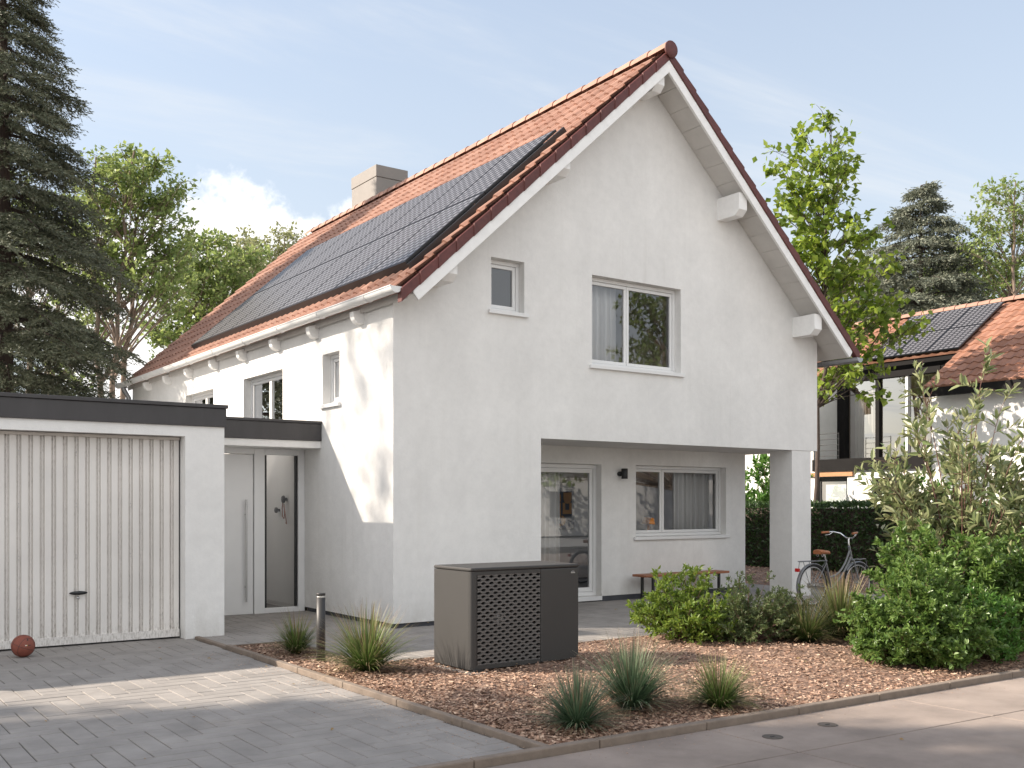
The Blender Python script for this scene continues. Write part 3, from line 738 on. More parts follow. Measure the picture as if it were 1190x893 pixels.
MB().add([(5.866, YD+.05, .08), (6.399, YD+.05, .08), (6.399, YD+.05, 2.40), (5.866, YD+.05, 2.40)], [(0, 1, 2, 3)]).build('pane', GLASS, dfr)
fd = MB().box((4.63, YD+.025, .012), (5.69, YD+.08, 2.392)).build('front_door', PVC, ent, bevel=.006)
hb = MB().tube([(5.565, YD-.035, .20), (5.565, YD-.035, 1.72)], .014, 10)
for z in (.42, 1.50): hb.tube([(5.565, YD-.035, z), (5.565, YD+.03, z)], .009, 8)
hb.build('pull_handle', SILVER, fd)
hl = MB(); room(hl, (4.5, YD+.1, .004), (6.508, 17.2, 2.47), ('-y', 'c')); hl.box((4.5, YD+.1, 2.47), (6.508, 15.2, 2.5)); hl.box((4.5, 16.9, 2.47), (6.508, 17.2, 2.5)); hl.build('hallway', ROOMW, ent)
mo, nt_, N_, L_ = new_mat('fill_diffuser'); o_ = N_.new('ShaderNodeOutputMaterial'); t_ = N_.new('ShaderNodeBsdfTranslucent'); t_.inputs[0].default_value = (.62, .62, .62, 1); L_.new(t_.outputs[0], o_.inputs[0])
MB().add([(4.5, 15.19, 2.70), (6.505, 15.19, 2.70), (6.505, 16.91, 2.70), (4.5, 16.91, 2.70)], [(0, 1, 2, 3)]).build('fill_rooflight', mo, ent)  # unseen translucent panel added in the roof to brighten the hallway
MB().add([(4.51, YD+.09, .008), (6.50, YD+.09, .008), (6.50, 17.19, .008), (4.51, 17.19, .008)], [(0, 1, 2, 3)]).build('hallway_floor', FLOORI, ent)
MB().box((4.5, 17.15, .01), (6.5, 17.19, .12)).build('skirting_board', PVC, ent)
for (yy, z, rr, lb) in ((15.37, 1.73, .062, 'upper black round coat knob on the hallway wall with a lead hung on it'), (15.66, 1.555, .048, 'lower smaller black coat knob on the hallway wall')):
    o = MB().lathe([(.001, 0), (rr*.45, .0), (rr*.45, -.03), (rr, -.05), (rr*.9, -.075), (.001, -.08)], (6.506, yy, z), (1, 0, 0), 20).build('coat_knob', BLACK, None, origin=(6.506, yy, z))
    setp(o, lb, 'coat knob')
o = MB().tube([(6.44, 15.37, 1.70), (6.45, 15.42, 1.58), (6.46, 15.44, 1.46), (6.47, 15.40, 1.42), (6.465, 15.36, 1.5), (6.45, 15.35, 1.66), (6.44, 15.33, 1.62), (6.46, 15.29, 1.4), (6.47, 15.30, 1.34), (6.47, 15.325, 1.36)], .008, 6).build('dog_lead', M('red_cord', (.28, .07, .035), .6), None, origin=(6.44, 15.37, 1.7))
setp(o, 'thin red brown lead looped over the upper coat knob', 'lead')

# ================================================================== GROUND
def structure(o): o['kind'] = 'structure'; return o
def stuff(o, label=None):
    o['kind'] = 'stuff'
    if label: o['label'] = label
    return o
g = MB().add([(-300, -300, -.09), (900, -300, -.09), (900, 900, -.09), (-300, 900, -.09)], [(0, 1, 2, 3)])
structure(g.build('ground', BOUNCEG))

# standing blocks occupy s=5,4,3 in column i for rows k+1..k+3: the lowest row of one has s=5
def herring(name, rects, mat, z=0., W=.1617, x0=0., y0=0.):
    V = []; F = []; gap = .0034; ch = .0035; rg = random.Random(3)
    def block(a, b, c, d):
        for (ra, rb, rc_, rd) in rects:
            xa, xb, ya, yb = max(a, ra), min(b, rb), max(c, rc_), min(d, rd)
            if xb-xa < .03 or yb-ya < .03: continue
            xa += gap; xb -= gap; ya += gap; yb -= gap
            dz = rg.uniform(-.0012, .0012); t1 = rg.uniform(-.0006, .0006); t2 = rg.uniform(-.0006, .0006); n = len(V)
            V.extend([(xa, ya, z-.03), (xb, ya, z-.03), (xb, yb, z-.03), (xa, yb, z-.03)])
            def h(sx, sy): return z+dz+t1*sx+t2*sy
            S = ((-1, -1), (1, -1), (1, 1), (-1, 1)); P = ((xa, ya), (xb, ya), (xb, yb), (xa, yb))
            V.extend([(p[0], p[1], h(*s)-.004) for p, s in zip(P, S)])
            V.extend([(p[0]-s[0]*ch, p[1]-s[1]*ch, h(*s)) for p, s in zip(P, S)])
            for k in range(4):
                m = (k+1) % 4
                F.append((n+k, n+m, n+4+m, n+4+k)); F.append((n+4+k, n+4+m, n+8+m, n+8+k))
            F.append((n+8, n+9, n+10, n+11))
    X0 = min(r[0] for r in rects)-1; X1 = max(r[1] for r in rects)+1; Y0 = min(r[2] for r in rects)-1; Y1 = max(r[3] for r in rects)+1
    i0, i1, j0, j1 = int((X0-x0)/W)-3, int((X1-x0)/W)+3, int((Y0-y0)/W)-3, int((Y1-y0)/W)+3
    for j in range(j0, j1):
        for i in range(i0, i1):
            s = (i-j) % 6
            if s == 0: block(x0+i*W, x0+(i+3)*W, y0+j*W, y0+(j+1)*W)
            if s == 5: block(x0+i*W, x0+(i+1)*W, y0+j*W, y0+(j+3)*W)
    return np_mesh(name, V, F)
DR = [(-5, 4.083, 5.385, 12.74)]
structure(link('driveway', herring('driveway', DR, PAVER, 0., x0=.02), None, PAVER))
structure(MB().add([(-5, 5.38, -.008), (4.085, 5.38, -.008), (4.085, 12.75, -.008), (-5, 12.75, -.008)], [(0, 1, 2, 3)]).build('driveway_joints', JOINT))
PT = [(4.152, 4.86, 11.36, 14.75), (4.86, 16.2, 9.33, 14.75)]
structure(link('patio', herring('patio', PT, PAVER, 0.012, x0=.1), None, PAVER))
structure(MB().add([(4.15, 9.33, .004), (16.2, 9.33, .004), (16.2, 14.76, .004), (4.15, 14.76, .004)], [(0, 1, 2, 3)]).build('patio_joints', JOINT))

def yfront(x): return 5.32-.028*(x-4.03)
# kerbs
kb = MB(); y = 5.40
while y < 12.49:
    y1 = min(y+1.0, 12.49); kb.box((4.086, y+.003, -.05), (4.150, y1-.003, .048 if y < 11 else .03)); y = y1
structure(kb.build('kerb', KERB, None, bevel=.008))
kf = MB(); x = .5
while x < 30:
    x1 = x+1.0
    kf.prism([(x+.003, yfront(x), -.05), (x1-.003, yfront(x1), -.05), (x1-.003, yfront(x1)+.075, -.05), (x+.003, yfront(x)+.075, -.05)], (0, 0, .105)); x = x1
structure(kf.build('front_kerb', KERB, None, bevel=.010))
ed = MB(); ed.box((4.152, 11.32, -.05), (4.86, 11.358, .045)); ed.box((4.80, 9.33, -.05), (4.858, 11.318, .04)); ed.box((4.80, 9.275, -.05), (16.2, 9.328, .035))
structure(ed.build('patio_edging', M('edging', (.14, .10, .075), .9, .2, 9, .3, 60), None, bevel=.006))
# pavement slabs
def yjoint(x): return 4.47-.052*(x-5.04)
sw = MB(); xs_ = [-5.5+2.18*k for k in range(0, 18)]
rowsl = [(lambda x: yfront(x)-.006, lambda x: yjoint(x)), (lambda x: yjoint(x), lambda x: yjoint(x)-1.5), (lambda x: yjoint(x)-1.5, lambda x: yjoint(x)-4)]
for top, bot in rowsl:
    for k in range(len(xs_)-1):
        a, b = xs_[k]+.1+.006, xs_[k+1]+.1-.006
        sw.prism([(a, bot(a)+.006, -.06), (b, bot(b)+.006, -.06), (b, top(b)-.006, -.06), (a, top(a)-.006, -.06)], (0, 0, .06))
structure(sw.build('pavement', ASPH, None, bevel=.005))
structure(MB().add([(-9, -3, -.012), (32, -5, -.012), (32, 4.6, -.012), (-9, 5.7, -.012)], [(0, 1, 2, 3)]).build('pavement_base', GROOVE))
VALVE = M('rusty_cast_iron', (.085, .07, .058), .75, .2, 30, .5, 90)
for (x, y, lb) in ((5.70, 4.84, 'small round cast iron valve cover in the pavement, the one nearer the kerb corner'), (6.35, 4.87, 'small round cast iron valve cover in the pavement, the one farther right')):
    v = MB().lathe([(.001, .004), (.058, .004), (.060, .0055), (.072, .0055), (.074, .001)], (x, y, 0), (0, 0, 1), 28, False).build('valve_cover', VALVE, None, origin=(x, y, 0))
    MB().box((x-.02, y-.006, .0045), (x+.02, y+.006, .007)).build('lifting_slot', BLACK, v)
    setp(v, lb, 'valve cover')

# planting bed
def hn(x, y):
    return .018*np.sin(x*3.1+1.3*np.sin(y*2.3))+.014*np.sin(y*4.7+x*1.9)+.010*np.sin(x*9.3+y*7.1)+.008*np.sin(x*17.3-y*13.1)
nx, ny = 220, 90; U, Vv = np.meshgrid(np.linspace(0, 1, nx), np.linspace(0, 1, ny))
Xg = 4.15+(20.6-4.15)*U**1.3; yf = 5.32-.028*(Xg-4.03)+.07; yb = np.full_like(Xg, 9.29)
Yg = yf+(yb-yf)*Vv; edge = np.minimum(1, np.minimum(Vv, 1-Vv)*6+np.where(Xg < 4.3, 0, .0))
Zg = np.where(Xg < 4.45, np.minimum(.030+np.clip(Xg-4.15, 0, 1)*.12, np.maximum(.030, .022+edge*(.018+hn(Xg, Yg)*.8))), np.maximum(.030, .022+edge*(.018+hn(Xg, Yg)*.8)))
idx = np.arange(nx*ny).reshape(ny, nx); Fq = np.stack([idx[:-1, :-1].ravel(), idx[:-1, 1:].ravel(), idx[1:, 1:].ravel(), idx[1:, :-1].ravel()], 1)
structure(link('planting_bed', np_mesh('planting_bed', np.stack([Xg.ravel(), Yg.ravel(), Zg.ravel()], 1), Fq, True), None, SOIL))
structure(MB().add([(4.151, 9.2, .022), (4.80, 9.2, .022), (4.80, 11.32, .022), (4.151, 11.32, .022)], [(0, 1, 2, 3)]).build('bed_corner', SOIL))
structure(MB().add([(16.2, 9.2, .0), (21.2, 9.2, .0), (21.2, 30, .0), (14.9, 30, .0), (14.9, 14.75, .0), (16.2, 14.75, .0)], [(0, 1, 2, 3, 4, 5)]).build('rear_bed', SOIL))

def unit(a): return a/np.maximum(np.linalg.norm(a, axis=1, keepdims=True), 1e-9)
def leaves(P, D, Nn, L, W, fold=False, curl=.12):
    """leaf blades: base P, direction D, face normal N, length L, width W"""
    D = unit(D); Sd = unit(np.cross(D, Nn)); Nn = np.cross(Sd, D); L = L[:, None]; W = W[:, None]; n = len(P)
    if fold:
        V = np.stack([P, P+D*L*.32+Sd*W*.47+Nn*W*.16, P+D*L*.70+Sd*W*.36+Nn*(W*.12-L*curl*.4), P+D*L-Nn*L*curl, P+D*L*.70-Sd*W*.36+Nn*(W*.12-L*curl*.4), P+D*L*.32-Sd*W*.47+Nn*W*.16], 1).reshape(-1, 3)
        b = np.arange(n)[:, None]*6
        F = np.concatenate([b+np.array([[0, 1, 2, 3]]), b+np.array([[0, 3, 4, 5]])], 0)
    else:
        V = np.stack([P, P+D*L*.45+Sd*W*.5, P+D*L-Nn*L*curl, P+D*L*.45-Sd*W*.5], 1).reshape(-1, 3)
        F = np.arange(n)[:, None]*4+np.array([[0, 1, 2, 3]])
    return V, F
def rdir(n, r): return unit(r.normal(size=(n, 3)))

def chips(name, P, seed, s=(.016, .055), label=None):
    r = np.random.default_rng(seed); n = len(P)
    a = r.uniform(0, 2*np.pi, n); D = np.stack([np.cos(a), np.sin(a), r.normal(0, .22, n)], 1)
    Nn = unit(np.stack([r.normal(0, .38, n), r.normal(0, .38, n), np.ones(n)], 1))
    Ln = r.uniform(*s, n); W = Ln*r.uniform(.22, .55, n)
    V, F = leaves(P, D, Nn, Ln, W, False, .05)
    o = link(name, np_mesh(name, V, F), None, CHIPS)
    return stuff(o, label)
r = np.random.default_rng(21)
n = 62000; u = r.uniform(0, 1, n)**1.7; X = 4.17+(15-4.17)*u; v = r.uniform(.0, 1, n)**1.25
yf = 5.32-.028*(X-4.03)+.085; Y = yf+(9.265-yf)*v
Z = .030+np.minimum(1, np.minimum(v, 1-v)*6)*(.018+hn(X, Y)*.8)+r.uniform(0, .012, n)
n2 = 3500; X2 = r.uniform(4.165, 4.79, n2); Y2 = r.uniform(9.2, 11.31, n2); Z2 = .026+r.uniform(0, .014, n2)
Z = np.where(X < 4.45, np.minimum(Z, .040+np.clip(X-4.15, 0, 1)*.12), Z); Z = np.maximum(Z, .036+r.uniform(0, .010, n))
chips('bark_mulch', np.concatenate([np.stack([X, Y, Z], 1), np.stack([X2, Y2, Z2], 1)]), 5, label='reddish brown bark chips covering the front planting bed')
n = 14000; X = r.uniform(14.95, 20.9, n); Y = r.uniform(9.3, 26, n); k = ~((X < 16.2) & (Y < 14.75)); X = X[k]; Y = Y[k]
chips('bark_mulch', np.stack([X, Y, .006+r.uniform(0, .02, len(X))], 1), 6, (.03, .09), 'dark bark chips on the ground in front of the hedge')
n = 1500; X = 4.08-np.abs(r.normal(0, .28, n)); Y = r.uniform(5.5, 11.2, n); X3 = r.uniform(4.2, 9, 500); Y3 = yfront(X3)-np.abs(r.normal(0, .16, 500))-.01
chips('stray_bark', np.concatenate([np.stack([X, Y, .004+r.uniform(0, .004, n)], 1), np.stack([X3, Y3, .004+r.uniform(0, .004, 500)], 1)]), 8, (.005, .018), 'tiny reddish bark crumbs strewn beside the kerb')

r = np.random.default_rng(77); n = 170; X = r.uniform(-1, 13, n); Y = r.uniform(3.2, 12, n); D = np.stack([r.normal(size=n), r.normal(size=n), r.normal(0, .12, n)], 1); Ls = r.uniform(.02, .05, n)
V, F = leaves(np.stack([X, Y, np.where((X > 4.15) & (Y > 5.3), .075, .012)], 1), D, unit(np.stack([r.normal(0, .25, n), r.normal(0, .25, n), np.ones(n)], 1)), Ls, Ls*.55, True)
stuff(link('fallen_leaves', np_mesh('fallen_leaves', V, F), None, leaf_mat('fallen_leaf', [(.20, .12, .05), (.30, .20, .08), (.12, .12, .04), (.25, .10, .05)], .1)), 'small dry leaves lying scattered over drive, bed and pavement')

# ================================================================== HEAT PUMP
hp = thing('heat_pump', 'anthracite heat pump unit with lattice fan grille standing on the bark bed', 'heat pump', (6.01, 8.56, .02))
hx0, hx1, hy0, hy1, hz0, hz1 = 5.35, 6.678, 8.22, 8.90, .055, 1.0
pts = [(hx0+.045*(1-math.cos(R(a))), hy0+.045*(1-math.sin(R(a)))) for a in (0, 22, 45, 68, 90)]
gx0, gx1, gz0, gz1 = 5.43, 6.185, .10, .962
cb = MB()
# front skin left and right of the grille opening, above and below it; the left front edge is rounded
cb.prism([(x, y, hz0) for x, y in pts]+[(gx0-.012, hy0, hz0), (gx0-.012, hy0+.03, hz0), (hx0+.03, hy0+.05, hz0)], (0, 0, hz1-hz0))
cb.box((gx0-.011, hy0+.001, gz1+.004), (gx1, hy0+.03, hz1)); cb.box((gx0-.011, hy0+.001, hz0), (gx1, hy0+.03, gz0-.004))
cb.box((hx0, hy0+.047, hz0), (hx0+.02, hy1, hz1)); cb.box((hx0+.021, hy1-.02, hz0), (hx1, hy1-.001, hz1)); cb.box((hx1-.02, hy0+.041, hz0), (hx1-.001, hy1-.021, hz1)); cb.box((hx0+.03, hy0+.06, hz0+.002), (hx1-.03, hy1-.03, hz0+.02))
cb.build('casing', ANTH, hp)
fp = MB(); fp.box((gx1+.004, hy0-.002, hz0+.001), (hx1, hy0+.04, hz1)); fpo = fp.build('front_panel', ANTH, hp, bevel=.012, seg=3)
lid = MB()
lid.prism([(hx0-.004, hy0+.04, hz1+.003), (hx0+.008, hy0+.008, hz1+.003), (hx0+.045, hy0-.004, hz1+.003), (hx1+.004, hy0-.004, hz1+.003), (hx1+.004, hy1+.004, hz1+.003), (hx0-.004, hy1+.004, hz1+.003)], (0, 0, .034))
lid.build('top_cover', ANTH, hp, bevel=.012, seg=3)
MB().box((gx0, hy0+.10, gz0), (gx1, hy0+.12, gz1)).build('fan_shroud', ANTH2, hp)
gm = MB(); rows = 27; cols = 8; pw = (gx1-gx0)/cols; pz = (gz1-gz0)/rows
for k in range(rows+1):
    z = gz0+k*pz; ph = (k % 2)*math.pi; n = cols*8
    V = []
    for i in range(n+1):
        x = gx0+(gx1-gx0)*i/n; t = math.sin(2*math.pi*(x-gx0)/pw+ph); t = max(-.62, min(.62, t))/.62
        zc = z+t*pz*.25; e = .0100
        V += [(x, hy0+.006, zc-e), (x, hy0+.006, zc+e), (x, hy0+.028, zc+e+.004), (x, hy0+.028, zc-e+.004)]
    gm.add(V, [(i*4+a, i*4+(a+1) % 4, (i+1)*4+(a+1) % 4, (i+1)*4+a) for i in range(n) for a in range(4)])
gm.build('fan_grille', ANTHG, hp)
fm = MB(); fc = (5.72, hy0+.062, .535)
fm.lathe([(.001, -.02), (.05, -.02), (.062, 0), (.062, .03), (.001, .03)], fc, (0, 1, 0), 24)
fo = fm.build('fan_hub', M('fan_grey', (.5, .48, .46), .5), hp)
for k in range(5):
    a = 2*math.pi*k/5+.3; u_ = Vector((math.cos(a), 0, math.sin(a))); w_ = Vector((-math.sin(a), 0, math.cos(a))); c_ = Vector(fc)
    P = [c_+u_*.06-w_*.03, c_+u_*.06+w_*.03+Vector((0, .02, 0)), c_+u_*.33+w_*.12+Vector((0, .02, 0)), c_+u_*.35-w_*.04]
    MB().prism(P, (0, .004, 0)).build('fan_blade', ANTH2, fo)
lg = MB()
lg.tube([(6.60+.02*math.cos(R(a)), hy0-.0035, .952+.011*math.sin(R(a))) for a in range(20, 161, 20)], .0022, 5); lg.box((6.575, hy0-.005, .944), (6.627, hy0-.002, .949))
lg.build('badge', M('badge_silver', (.6, .6, .6), .35, metal=.6), hp)
for x in (hx0+.08, hx1-.10):
    MB().box((x-.055, hy0-.03, .035), (x+.055, hy1+.03, .054)).build('rubber_foot', RUBBER, hp, bevel=.006)
MB().add([(hx0+.06, hy0+.06, .3), (hx1-.05, hy0+.06, .3), (hx1-.05, hy1-.05, .3), (hx0+.06, hy1-.05, .3)], [(0, 1, 2, 3)]).build('drip_tray', ANTH2, hp)
for x, lb in ((5.40, 'concrete footing strip under the left end of the heat pump'), (6.60, 'concrete footing strip under the right end of the heat pump')):
    o = MB().box((x-.11, 8.13, -.03), (x+.11, 9.0, .034)).build('concrete_footing', SLAB, None, bevel=.008, origin=(x, 8.56, 0)); setp(o, lb, 'footing', 'heat pump footings')

# ================================================================== BOLLARD, BALL, BENCH
bo = thing('bollard_light', 'dark grey cylindrical bollard light between two grass tufts', 'bollard', (4.50, 9.75, .0))
MB().lathe([(.001, 0), (.046, 0), (.046, .655), (.001, .655)], (4.50, 9.75, .03), (0, 0, 1), 28).build('post', M('bollard_grey', (.034, .032, .031), .5), bo)
MB().lathe([(.001, 0), (.040, 0), (.040, .022), (.001, .022)], (4.50, 9.75, .686), (0, 0, 1), 28).build('lens', M('lamp_lens', (.62, .60, .56), .3), bo)
MB().lathe([(.001, 0), (.046, 0), (.046, .022), (.042, .026), (.001, .026)], (4.50, 9.75, .709), (0, 0, 1), 28).build('cap', M('bollard_cap', (.034, .032, .031), .5), bo)

bc = Vector((2.085, 12.06, .121)); ba = thing('basketball', 'brown basketball with black seams lying before the garage door', 'ball', (2.085, 12.06, 0))
sp = MB(); rr = .12
sp.lathe([(max(.0005, rr*math.sin(math.pi*i/24)), -rr*math.cos(math.pi*i/24)) for i in range(25)], bc, (0, 0, 1), 40, True, False); sp.build('leather', BALL, ba)
sm = MB(); Rm = Matrix.Rotation(R(20), 3, 'Z') @ Matrix.Rotation(R(18), 3, 'Y') @ Matrix.Rotation(R(14), 3, 'X')
def circ(f): sm.tube([bc+Rm @ Vector(f(2*math.pi*i/60))*(rr-.0004) for i in range(61)], .0021, 5, True, False)
circ(lambda t: (math.cos(t), math.sin(t), 0)); circ(lambda t: (math.cos(t), 0, math.sin(t)))
for s in (1, -1):
    def f(t, s=s):
        v_ = Vector((math.cos(t)*.80, s*(.58+.14*math.cos(2*t)), math.sin(t)*.80)); return v_.normalized()
    circ(f)
sm.build('seams', BLACK, ba)
vd = (Vector((0, 0, 1.65))-bc).normalized()
right = Vector((0, 0, 1)).cross(-vd).normalized()*-1; right = rgt.copy()
def onball(a, b): 
    d_ = (vd*math.sqrt(max(0, 1-a*a-b*b))+right*a+vd.cross(right).normalized()*(-1 if vd.cross(right).z < 0 else 1)*b); return bc+d_.normalized()*(rr+.0012)
def patch(name, poly, mat):
    mb = MB(); mb.add([onball(a, b) for a, b in poly], [tuple(range(len(poly)))]); mb.build(name, mat, ba)
patch('figure_mark', [(.33, .68), (.40, .70), (.42, .62), (.56, .58), (.46, .55), (.40, .50), (.30, .44), (.36, .54), (.34, .60)], BLACK)
patch('white_mark', [(.20, -.02), (.38, 0), (.38, .09), (.20, .07)], M('print_white', (.7, .68, .62), .6))
patch('yellow_mark', [(.39, 0), (.48, .01), (.48, .09), (.39, .09)], M('print_yellow', (.6, .36, .05), .6))
patch('dark_mark', [(.49, .01), (.85, .06), (.83, .12), (.49, .09)], BLACK)

be = thing('bench', 'low wooden bench with black metal legs against the recessed wall', 'bench', (12.85, 12.92, .012))
for k in range(3):
    y0 = 12.755+k*.115; MB().box((11.82, y0, .412), (13.86, y0+.109, .452)).build('seat_board', WOODB, be, bevel=.005)
for x in (12.02, 13.62):
    for y in (12.79, 13.06):
        MB().box((x-.02, y-.02, .012), (x+.02, y+.02, .396)).build('leg', BLACK, be)
    MB().box((x-.02, 12.771, .397), (x+.02, 13.079, .411)).build('cross_bar', BLACK, be)

# ================================================================== BICYCLE
bk = thing('bicycle', 'grey step-through city bicycle with brown saddle leaning by the pillar', 'bicycle', (13.84, 10.46, .012), R(-3.5), local=True)
WR = .335
def wheel(x):
    c = (x, 0, WR+.01)
    w = MB().torus(c, (0, 1, 0), WR-.018, .019, 48, 8, ref=(1, 0, 0)).build('wheel', RUBBER, bk)
    MB().torus(c, (0, 1, 0), WR-.042, .011, 48, 6, ref=(1, 0, 0)).build('rim', SILVER, w)
    s = MB()
    for k in range(28):
        a = 2*math.pi*k/28; s.tube([(x+.02*math.cos(a+1), .02*(-1)**k, c[2]+.02*math.sin(a+1)), (x+(WR-.045)*math.cos(a), 0, c[2]+(WR-.045)*math.sin(a))], .0016, 4, False, False)
    s.build('spokes', SILVER, w)
    MB().lathe([(.001, -.05), (.02, -.05), (.026, -.03), (.018, -.02), (.018, .02), (.026, .03), (.02, .05), (.001, .05)], c, (0, 1, 0), 16).build('hub', SILVER, w)
    f = MB(); a0, a1 = (R(-12), R(190)) if x < 0 else (R(38), R(205)); pts_ = []
    V = []; n = 26
    for i in range(n+1):
        a = (a0 if x > 0 else R(-10))+((a1 if x > 0 else R(200))-(a0 if x > 0 else R(-10)))*i/n
        a = math.pi-a if x > 0 else math.pi-a+R(10)
        rr_ = WR+.022
        for yy, dr in ((-.032, -.014), (-.018, .0), (.018, .0), (.032, -.014)):
            V.append((x+(rr_+dr)*math.cos(a), yy, c[2]+(rr_+dr)*math.sin(a)))
    f.add(V, [(i*4+k, i*4+k+1, (i+1)*4+k+1, (i+1)*4+k) for i in range(n) for k in range(3)], True)
    f.build('mudguard', BIKEG, bk)
wheel(-.53); wheel(.53)
bez = lambda p0, p1, p2, n=10: [tuple((1-t)**2*Vector(p0)+2*t*(1-t)*Vector(p1)+t*t*Vector(p2)) for t in [i/n for i in range(n+1)]]
fr_ = MB(); BBp = (-.09, 0, .29); hub = (-.53, 0, WR+.01)
fr_.tube([(.325, 0, .95), (.385, 0, .74)], .021, 10); fr_.tube([BBp, (-.235, 0, .74)], .017, 10)
fr_.tube(bez((.345, 0, .90), (.16, 0, .45), (-.15, 0, .47)), .016, 10); fr_.tube(bez((.375, 0, .79), (.20, 0, .48), BBp), .018, 10)
for s in (.055, -.055):
    fr_.tube([(-.53, s, WR+.01), (-.09, s*.5, .29)], .010, 8); fr_.tube([(-.53, s, WR+.01), (-.225, s*.3, .70)], .008, 8)
    fr_.tube([(.395, s*.7, .72), (.43, s*.9, .60), (.465, s, .47), (.53, s, WR+.01)], .012, 8)
fr_.tube([(.395, -.05, .72), (.395, .05, .72)], .016, 8)
fr_.build('frame', BIKEG, bk)
MB().tube([(-.225, 0, .72), (-.265, 0, .84)], .012, 10).build('seat_post', CHROME, bk)
sd = MB(); V = []
prof_ = [(-.155, .085, .018), (-.12, .10, .028), (-.04, .085, .022), (.03, .045, .012), (.10, .025, .006), (.135, .018, -.008)]
for x, w, dz in prof_:
    for k in range(9):
        a = math.pi*k/8; V.append((-.275+x, w*math.cos(a), .862+dz+.026*math.sin(a)))
    V.append((-.275+x, -w*.9, .835+dz*.4)); V.append((-.275+x, w*.9, .835+dz*.4))
m_ = 11; sd.add(V, [(i*m_+k, i*m_+(k+1) % m_, (i+1)*m_+(k+1) % m_, (i+1)*m_+k) for i in range(5) for k in range(m_)], True); sd.add(V[:m_], [tuple(range(m_-1, -1, -1))]); sd.add(V[-m_:], [tuple(range(m_))])
sad = sd.build('saddle', LEATH, bk)
sv = MB()
for s in (.05, -.05): sv.torus((-.36, s, .825), (0, 1, 0), .022, .004, 16, 5)
sv.build('saddle_spring', CHROME, sad)
st = MB().tube([(.322, 0, .96), (.312, 0, 1.06), (.335, 0, 1.085)], .013, 10).build('stem', CHROME, bk)
hbm = MB()
hbm.tube([(.33, 0, 1.085), (.34, .07, 1.09), (.31, .16, 1.16), (.23, .25, 1.185), (.16, .285, 1.18)], .011, 10); hbm.tube([(.33, 0, 1.085), (.34, -.07, 1.09), (.31, -.16, 1.16), (.23, -.25, 1.185), (.16, -.285, 1.18)], .011, 10)
hbo = hbm.build('handlebar', CHROME, bk)
for s in (1, -1):
    MB().tube([(.17, s*.28, 1.18), (.035, s*.315, 1.172)], .018, 10).build('grip', LEATH, hbo)
    MB().tube([(.22, s*.25, 1.175), (.16, s*.26, 1.14), (.10, s*.30, 1.13)], .006, 6).build('brake_lever', CHROME, hbo)
rk = MB()
for s in (.06, -.06): rk.tube([(-.235, s*.6, .735), (-.60, s, .735), (-.80, s, .735)], .006, 6); rk.tube([(-.53, s*1.1, WR+.02), (-.68, s, .735)], .005, 6)
rk.tube([(-.80, -.06, .735), (-.83, 0, .73), (-.80, .06, .735)], .006, 6); rk.tube([(-.83, 0, .73), (-.85, 0, .62), (-.80, 0, .60)], .006, 6)
for x in (-.36, -.50, -.64): rk.tube([(x, -.06, .735), (x, .06, .735)], .005, 6)
rk.build('rear_rack', BIKEG, bk)
fk = MB()
for s in (.06, -.06): fk.tube([(.44, s, .73), (.66, s, .74), (.68, s, .66), (.56, s, WR+.05)], .005, 6)
fk.tube([(.44, -.06, .73), (.44, .06, .73)], .005, 6); fk.tube([(.66, -.06, .74), (.66, .06, .74)], .005, 6); fk.build('front_rack', BIKEG, bk)
MB().box((-.90, -.035, .575), (-.855, .035, .63)).build('rear_light', REDL, bk, bevel=.005)
cgm = MB().prism([(-.58, .066, .31), (-.58, .066, .38), (-.12, .066, .36), (.0, .066, .33), (.02, .066, .27), (-.05, .066, .22), (-.12, .066, .22)], (0, .008, 0)); cgm.build('chain_guard', M('guard_grey', (.35, .36, .37), .4), bk, bevel=.003)
crk = MB(); crk.tube([(-.09, -.085, .29), (-.03, -.085, .13)], .009, 8); crk.tube([(-.09, .085, .29), (-.15, .085, .45)], .009, 8); crk.tube([(-.09, -.09, .29), (-.09, .09, .29)], .012, 8); crk.build('crank', SILVER, bk)
for s, p in ((-1, (-.03, -.13, .13)), (1, (-.15, .13, .45))): MB().box((p[0]-.045, p[1]-.045, p[2]-.01), (p[0]+.045, p[1]+.045, p[2]+.01)).build('pedal', BLACK, bk)
MB().tube([(-.16, -.05, .28), (-.28, -.18, .0)], .008, 8).build('kickstand', BLACK, bk)

# ================================================================== PLANTS
LIME = leaf_mat('lime_leaf', [(0.115, 0.184, 0.023), (0.196, 0.276, 0.04), (0.081, 0.149, 0.023), (0.253, 0.333, 0.069)], .4)
GREEN = leaf_mat('mid_green_leaf', [(0.065, 0.13, 0.026), (0.12, 0.205, 0.045), (0.19, 0.28, 0.08), (0.08, 0.155, 0.034)], .35, .35)
GREEN2 = leaf_mat('fresh_green_leaf', [(0.06, 0.15, 0.03), (0.105, 0.225, 0.045), (0.075, 0.18, 0.03), (0.15, 0.27, 0.06)], .4, .4)
LAUREL = leaf_mat('laurel_leaf', [(0.12, 0.165, 0.065), (0.23, 0.27, 0.12), (0.36, 0.36, 0.2), (0.1, 0.145, 0.05)], .25, .28)
TREEA = leaf_mat('tree_leaf_green', [(0.12, 0.185, 0.05), (0.19, 0.26, 0.075), (0.26, 0.32, 0.11), (0.15, 0.21, 0.06)], .4)
TREEO = leaf_mat('tree_leaf_olive', [(0.18, 0.203, 0.09), (0.255, 0.27, 0.128), (0.15, 0.18, 0.068)], .35)
TREEL = leaf_mat('linden_leaf', [(0.09, 0.155, 0.018), (0.165, 0.25, 0.032), (0.24, 0.32, 0.05), (0.08, 0.135, 0.018)], .5)
